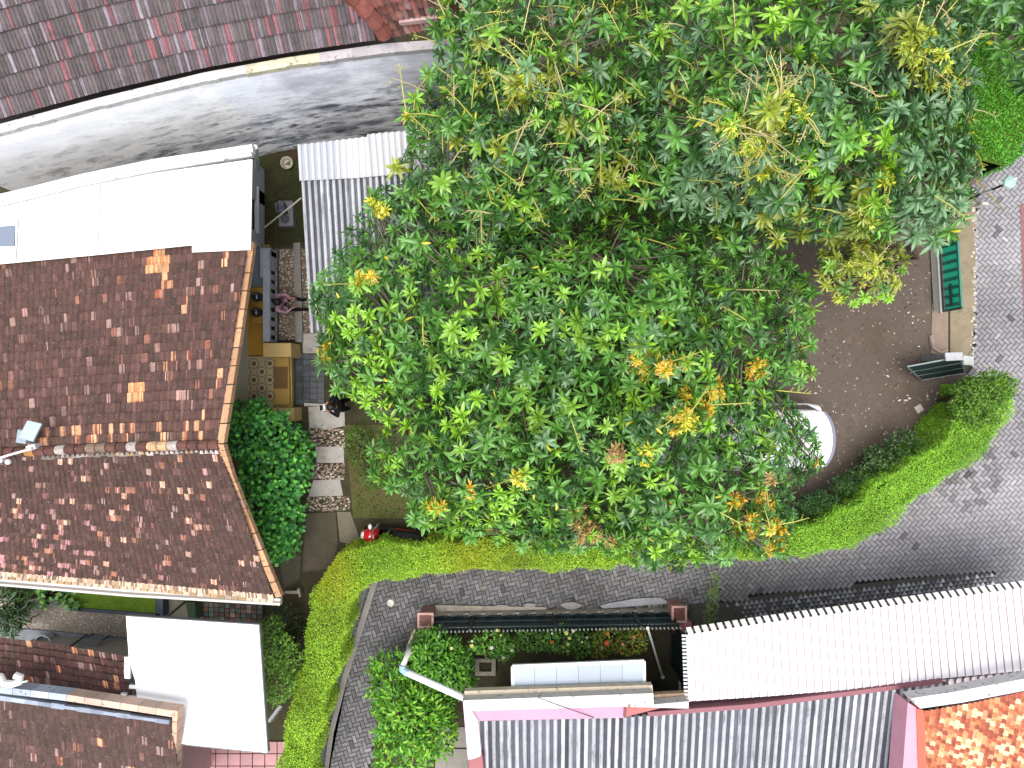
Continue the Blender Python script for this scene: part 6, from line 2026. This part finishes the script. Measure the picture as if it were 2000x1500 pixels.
def hand(J, E, tag_, wrist, direction, side, curl=.5, upv=Vector((0, 0, 1))):
    d = direction.normalized(); s = d.cross(upv).normalized() * side
    J[tag_ + 'palm'] = (wrist + d * .05, (.036, .018)); E.append((tag_ + 'w', tag_ + 'palm'))
    for k, (off, ln) in enumerate(((-.03, .068), (-.01, .078), (.01, .074), (.028, .058))):
        k0, k1, k2 = f'{tag_}f{k}a', f'{tag_}f{k}b', f'{tag_}f{k}c'
        J[k0] = (wrist + d * .085 + s * off, .009)
        J[k1] = (wrist + d * (.085 + ln * .55) + s * off * 1.15 - upv * .015 * curl, .008)
        J[k2] = (wrist + d * (.085 + ln * .9) + s * off * 1.2 - upv * .05 * curl, .007)
        E += [(tag_ + 'palm', k0), (k0, k1), (k1, k2)]
    J[tag_ + 't0'] = (wrist + d * .045 - s * .045, .010); J[tag_ + 't1'] = (wrist + d * .085 - s * .058 - upv * .01, .008)
    E += [(tag_ + 'palm', tag_ + 't0'), (tag_ + 't0', tag_ + 't1')]

def dress(parent, mesh_name, me, mats, rule):
    """one continuous body mesh; materials chosen per face by its position"""
    org = WO[parent.name]
    o = bpy.data.objects.new(mesh_name, me); COL.objects.link(o)
    me.materials.clear()
    for m_ in mats: me.materials.append(m_)
    me.update()
    for p in me.polygons:
        p.material_index = rule(p.center); p.use_smooth = True
    me.transform(Matrix.Translation(-Vector(org)))
    o.parent = parent; WO[o.name] = org
    return o

def head_parts(parent, hc, fwd, hair_col, long_hair=False, veil=None):
    """nose, eyes, ears and mouth on the skinned head, and hair over it"""
    f = fwd.normalized(); s = Vector((0, 0, 1)).cross(f).normalized(); u = f.cross(s)
    b = MB()
    for q in (-1, 1):
        b.ball(hc + f * .088 + s * q * .032 + u * .005, .012, (.02, .016, .014), 7, 5)
    part('eyes', b, M['gloss'], parent)
    b = MB(); b.ball(hc + f * .108 - u * .018, (.016, .016, .02), A(170, 122, 98), 8, 5)
    part('nose', b, M['skin'], parent)
    b = MB(); b.ball(hc + f * .092 - u * .055, (.012, .024, .008), A(150, 84, 78), 8, 5); part('mouth', b, M['skin'], parent)
    for q in (-1, 1):
        b = MB(); b.ball(hc + s * q * .082 - u * .01, (.014, .02, .03), A(165, 120, 95), 7, 5); part('ear', b, M['skin'], parent)
    b = MB()
    n, m = 18, 9
    vs, fs = [], []
    for i in range(m + 1):
        a = math.pi * .62 * i / m
        for k in range(n):
            t = 2 * math.pi * k / n
            lim = min(1.0, .62 + .38 * (1 - math.cos(t)) / 1.2) if not veil else min(1, .72 + .3 * (1 - math.cos(t)))
            aa = a * lim
            r = .112 + .004 * math.sin(k * 5) 
            d = f * math.sin(aa) * math.cos(t) + s * math.sin(aa) * math.sin(t) * .86 + u * math.cos(aa)
            vs.append(hc + u * .012 - f * .006 + d * r)
    for i in range(m):
        for k in range(n):
            fs.append([i * n + k, (i + 1) * n + k, (i + 1) * n + (k + 1) % n, i * n + (k + 1) % n])
    b.add(vs, fs, hair_col)
    part('hair', b, veil or M['hair'], parent, smooth=True)

# standing pilot in black, facing left, holding a white controller
c0 = P(650, 792, 1.62)
o0 = Vector((c0.x + .02, c0.y - .02, .045))
pa = thing('person', 'person in black clothes standing on the garden path holding a white controller', 'person', tuple(o0))
f = Vector((-1, -.12, 0)).normalized(); s = Vector((-f.y, f.x, 0))
def Q(a, b_, z): return o0 + f * a + s * b_ + Vector((0, 0, z))
J, E = {}, []
J['pel'] = (Q(0, 0, .92), (.15, .11)); J['waist'] = (Q(0, 0, 1.08), (.14, .105)); J['chest'] = (Q(-.01, 0, 1.28), (.165, .12)); J['neck'] = (Q(0, 0, 1.43), .058); J['h0'] = (Q(.04, 0, 1.52), (.072, .08)); J['h1'] = (Q(.05, 0, 1.62), (.075, .088)); J['h2'] = (Q(.04, 0, 1.68), (.06, .066))
E += [('pel', 'waist'), ('waist', 'chest'), ('chest', 'neck'), ('neck', 'h0'), ('h0', 'h1'), ('h1', 'h2')]
for q, tg in ((-1, 'r'), (1, 'l')):
    J[tg + 'hip'] = (Q(0, q * .10, .86), .095); J[tg + 'kn'] = (Q(.02, q * .105, .47), .062); J[tg + 'an'] = (Q(-.01, q * .11, .09), .042); J[tg + 'to'] = (Q(.15, q * .13, .035), (.042, .03))
    E += [('pel', tg + 'hip'), (tg + 'hip', tg + 'kn'), (tg + 'kn', tg + 'an'), (tg + 'an', tg + 'to')]
    J[tg + 'sh'] = (Q(-.01, q * .19, 1.36), .062); J[tg + 'el'] = (Q(.05, q * .25, 1.09), .046); J[tg + 'w'] = (Q(.27, q * .10, 1.10), .030)
    E += [('chest', tg + 'sh'), (tg + 'sh', tg + 'el'), (tg + 'el', tg + 'w')]
    hand(J, E, tg, J[tg + 'w'][0], f * .9 - s * q * .3, -q, .9)
BL = mat('black_cloth', A(26, 26, 30), .9, .15, (30, .2))
SH = mat('black_shoe', A(30, 28, 28), .6, .3, (30, .2))
def rule(p):
    z = p.z - o0.z
    rel = (Vector(p) - o0)
    if z > 1.45: return 1
    if z < .075: return 2
    if rel.dot(f) > .24 and .95 < z < 1.25: return 1
    return 0
dress(pa, 'body', figure('body', J, E, 'pel'), [BL, M['skin'], SH], rule)
head_parts(pa, J['h1'][0], (f + Vector((0, 0, -.25))).normalized(), (.012, .011, .011))
ct = thing('controller', 'white handheld controller held by the person in black', 'controller', tuple(Q(.36, 0, 1.10)))
b = MB(); b.box(tuple(Q(.37, 0, 1.12)), (.10, .16, .045), math.atan2(f.y, f.x), A(240, 240, 240)); part('shell', b, M['plastic'], ct)
b = MB(); b.box(tuple(Q(.41, 0, 1.155)), (.075, .13, .012), math.atan2(f.y, f.x), A(30, 32, 36)); part('screen', b, M['gloss'], ct)
for q in (-1, 1):
    b = MB(); e = Q(.34, q * .05, 1.142); b.tube([e, e + Vector((0, 0, .03))], .008, 6, A(60, 60, 62)); part('joystick', b, M['rubber'], ct)

# seated person, pink patterned top and black trousers, legs stretched toward the kerb
o1 = P(552, 597, .0)
pbn = thing('person', 'person in pink patterned top and black trousers sitting on the gravel by the parapet', 'person', tuple(o1))
f2 = Vector((1, .06, 0)).normalized(); s2 = Vector((-f2.y, f2.x, 0))
def K(a, b_, z): return Vector((o1.x, o1.y, 0)) + f2 * a + s2 * b_ + Vector((0, 0, z))
J, E = {}, []
J['pel'] = (K(0, 0, .13), (.15, .12)); J['waist'] = (K(.0, 0, .30), (.13, .11)); J['chest'] = (K(.05, 0, .50), (.155, .115)); J['neck'] = (K(.09, 0, .645), .055); J['h0'] = (K(.13, -.01, .73), (.07, .078)); J['h1'] = (K(.145, -.01, .82), (.074, .086)); J['h2'] = (K(.13, -.01, .885), (.06, .064))
E += [('pel', 'waist'), ('waist', 'chest'), ('chest', 'neck'), ('neck', 'h0'), ('h0', 'h1'), ('h1', 'h2')]
for q, tg in ((-1, 'r'), (1, 'l')):
    J[tg + 'hip'] = (K(.06, q * .09, .12), .092); J[tg + 'kn'] = (K(.34 if q > 0 else .30, q * .15, .38 if q > 0 else .30), .062); J[tg + 'an'] = (K(.55 if q > 0 else .60, q * .12 - .02, .08), .042); J[tg + 'to'] = (K(.69 if q > 0 else .74, q * .14 - .02, .06), (.042, .034))
    E += [('pel', tg + 'hip'), (tg + 'hip', tg + 'kn'), (tg + 'kn', tg + 'an'), (tg + 'an', tg + 'to')]
    J[tg + 'sh'] = (K(.05, q * .18, .56), .058); J[tg + 'el'] = (K(.20, q * .24, .38), .044); J[tg + 'w'] = (K(.36, q * .13, .44 if q > 0 else .40), .029)
    E += [('chest', tg + 'sh'), (tg + 'sh', tg + 'el'), (tg + 'el', tg + 'w')]
    hand(J, E, tg, J[tg + 'w'][0], f2 * .9 - s2 * q * .35, -q, .8)
PK = mat('pink_patterned_cloth', A(206, 160, 176), .9, .15, None, stains=((26.0, .54, .58, A(70, 44, 56), .9), (18.0, .58, .62, A(240, 226, 232), .9)))
def rule2(p):
    rel = Vector(p) - Vector((o1.x, o1.y, 0))
    a, z = rel.dot(f2), rel.z
    if z > .665: return 1
    if a > .36 and .33 < z < .55 and abs(rel.dot(s2)) < .17: return 1
    if z > .22 and a < .36 and not (a > .22 and z < .36): return 2
    return 0
dress(pbn, 'body', figure('body', J, E, 'pel'), [BL, M['skin'], PK], rule2)
head_parts(pbn, J['h1'][0], (f2 + Vector((0, 0, -.5))).normalized(), (.014, .012, .012))
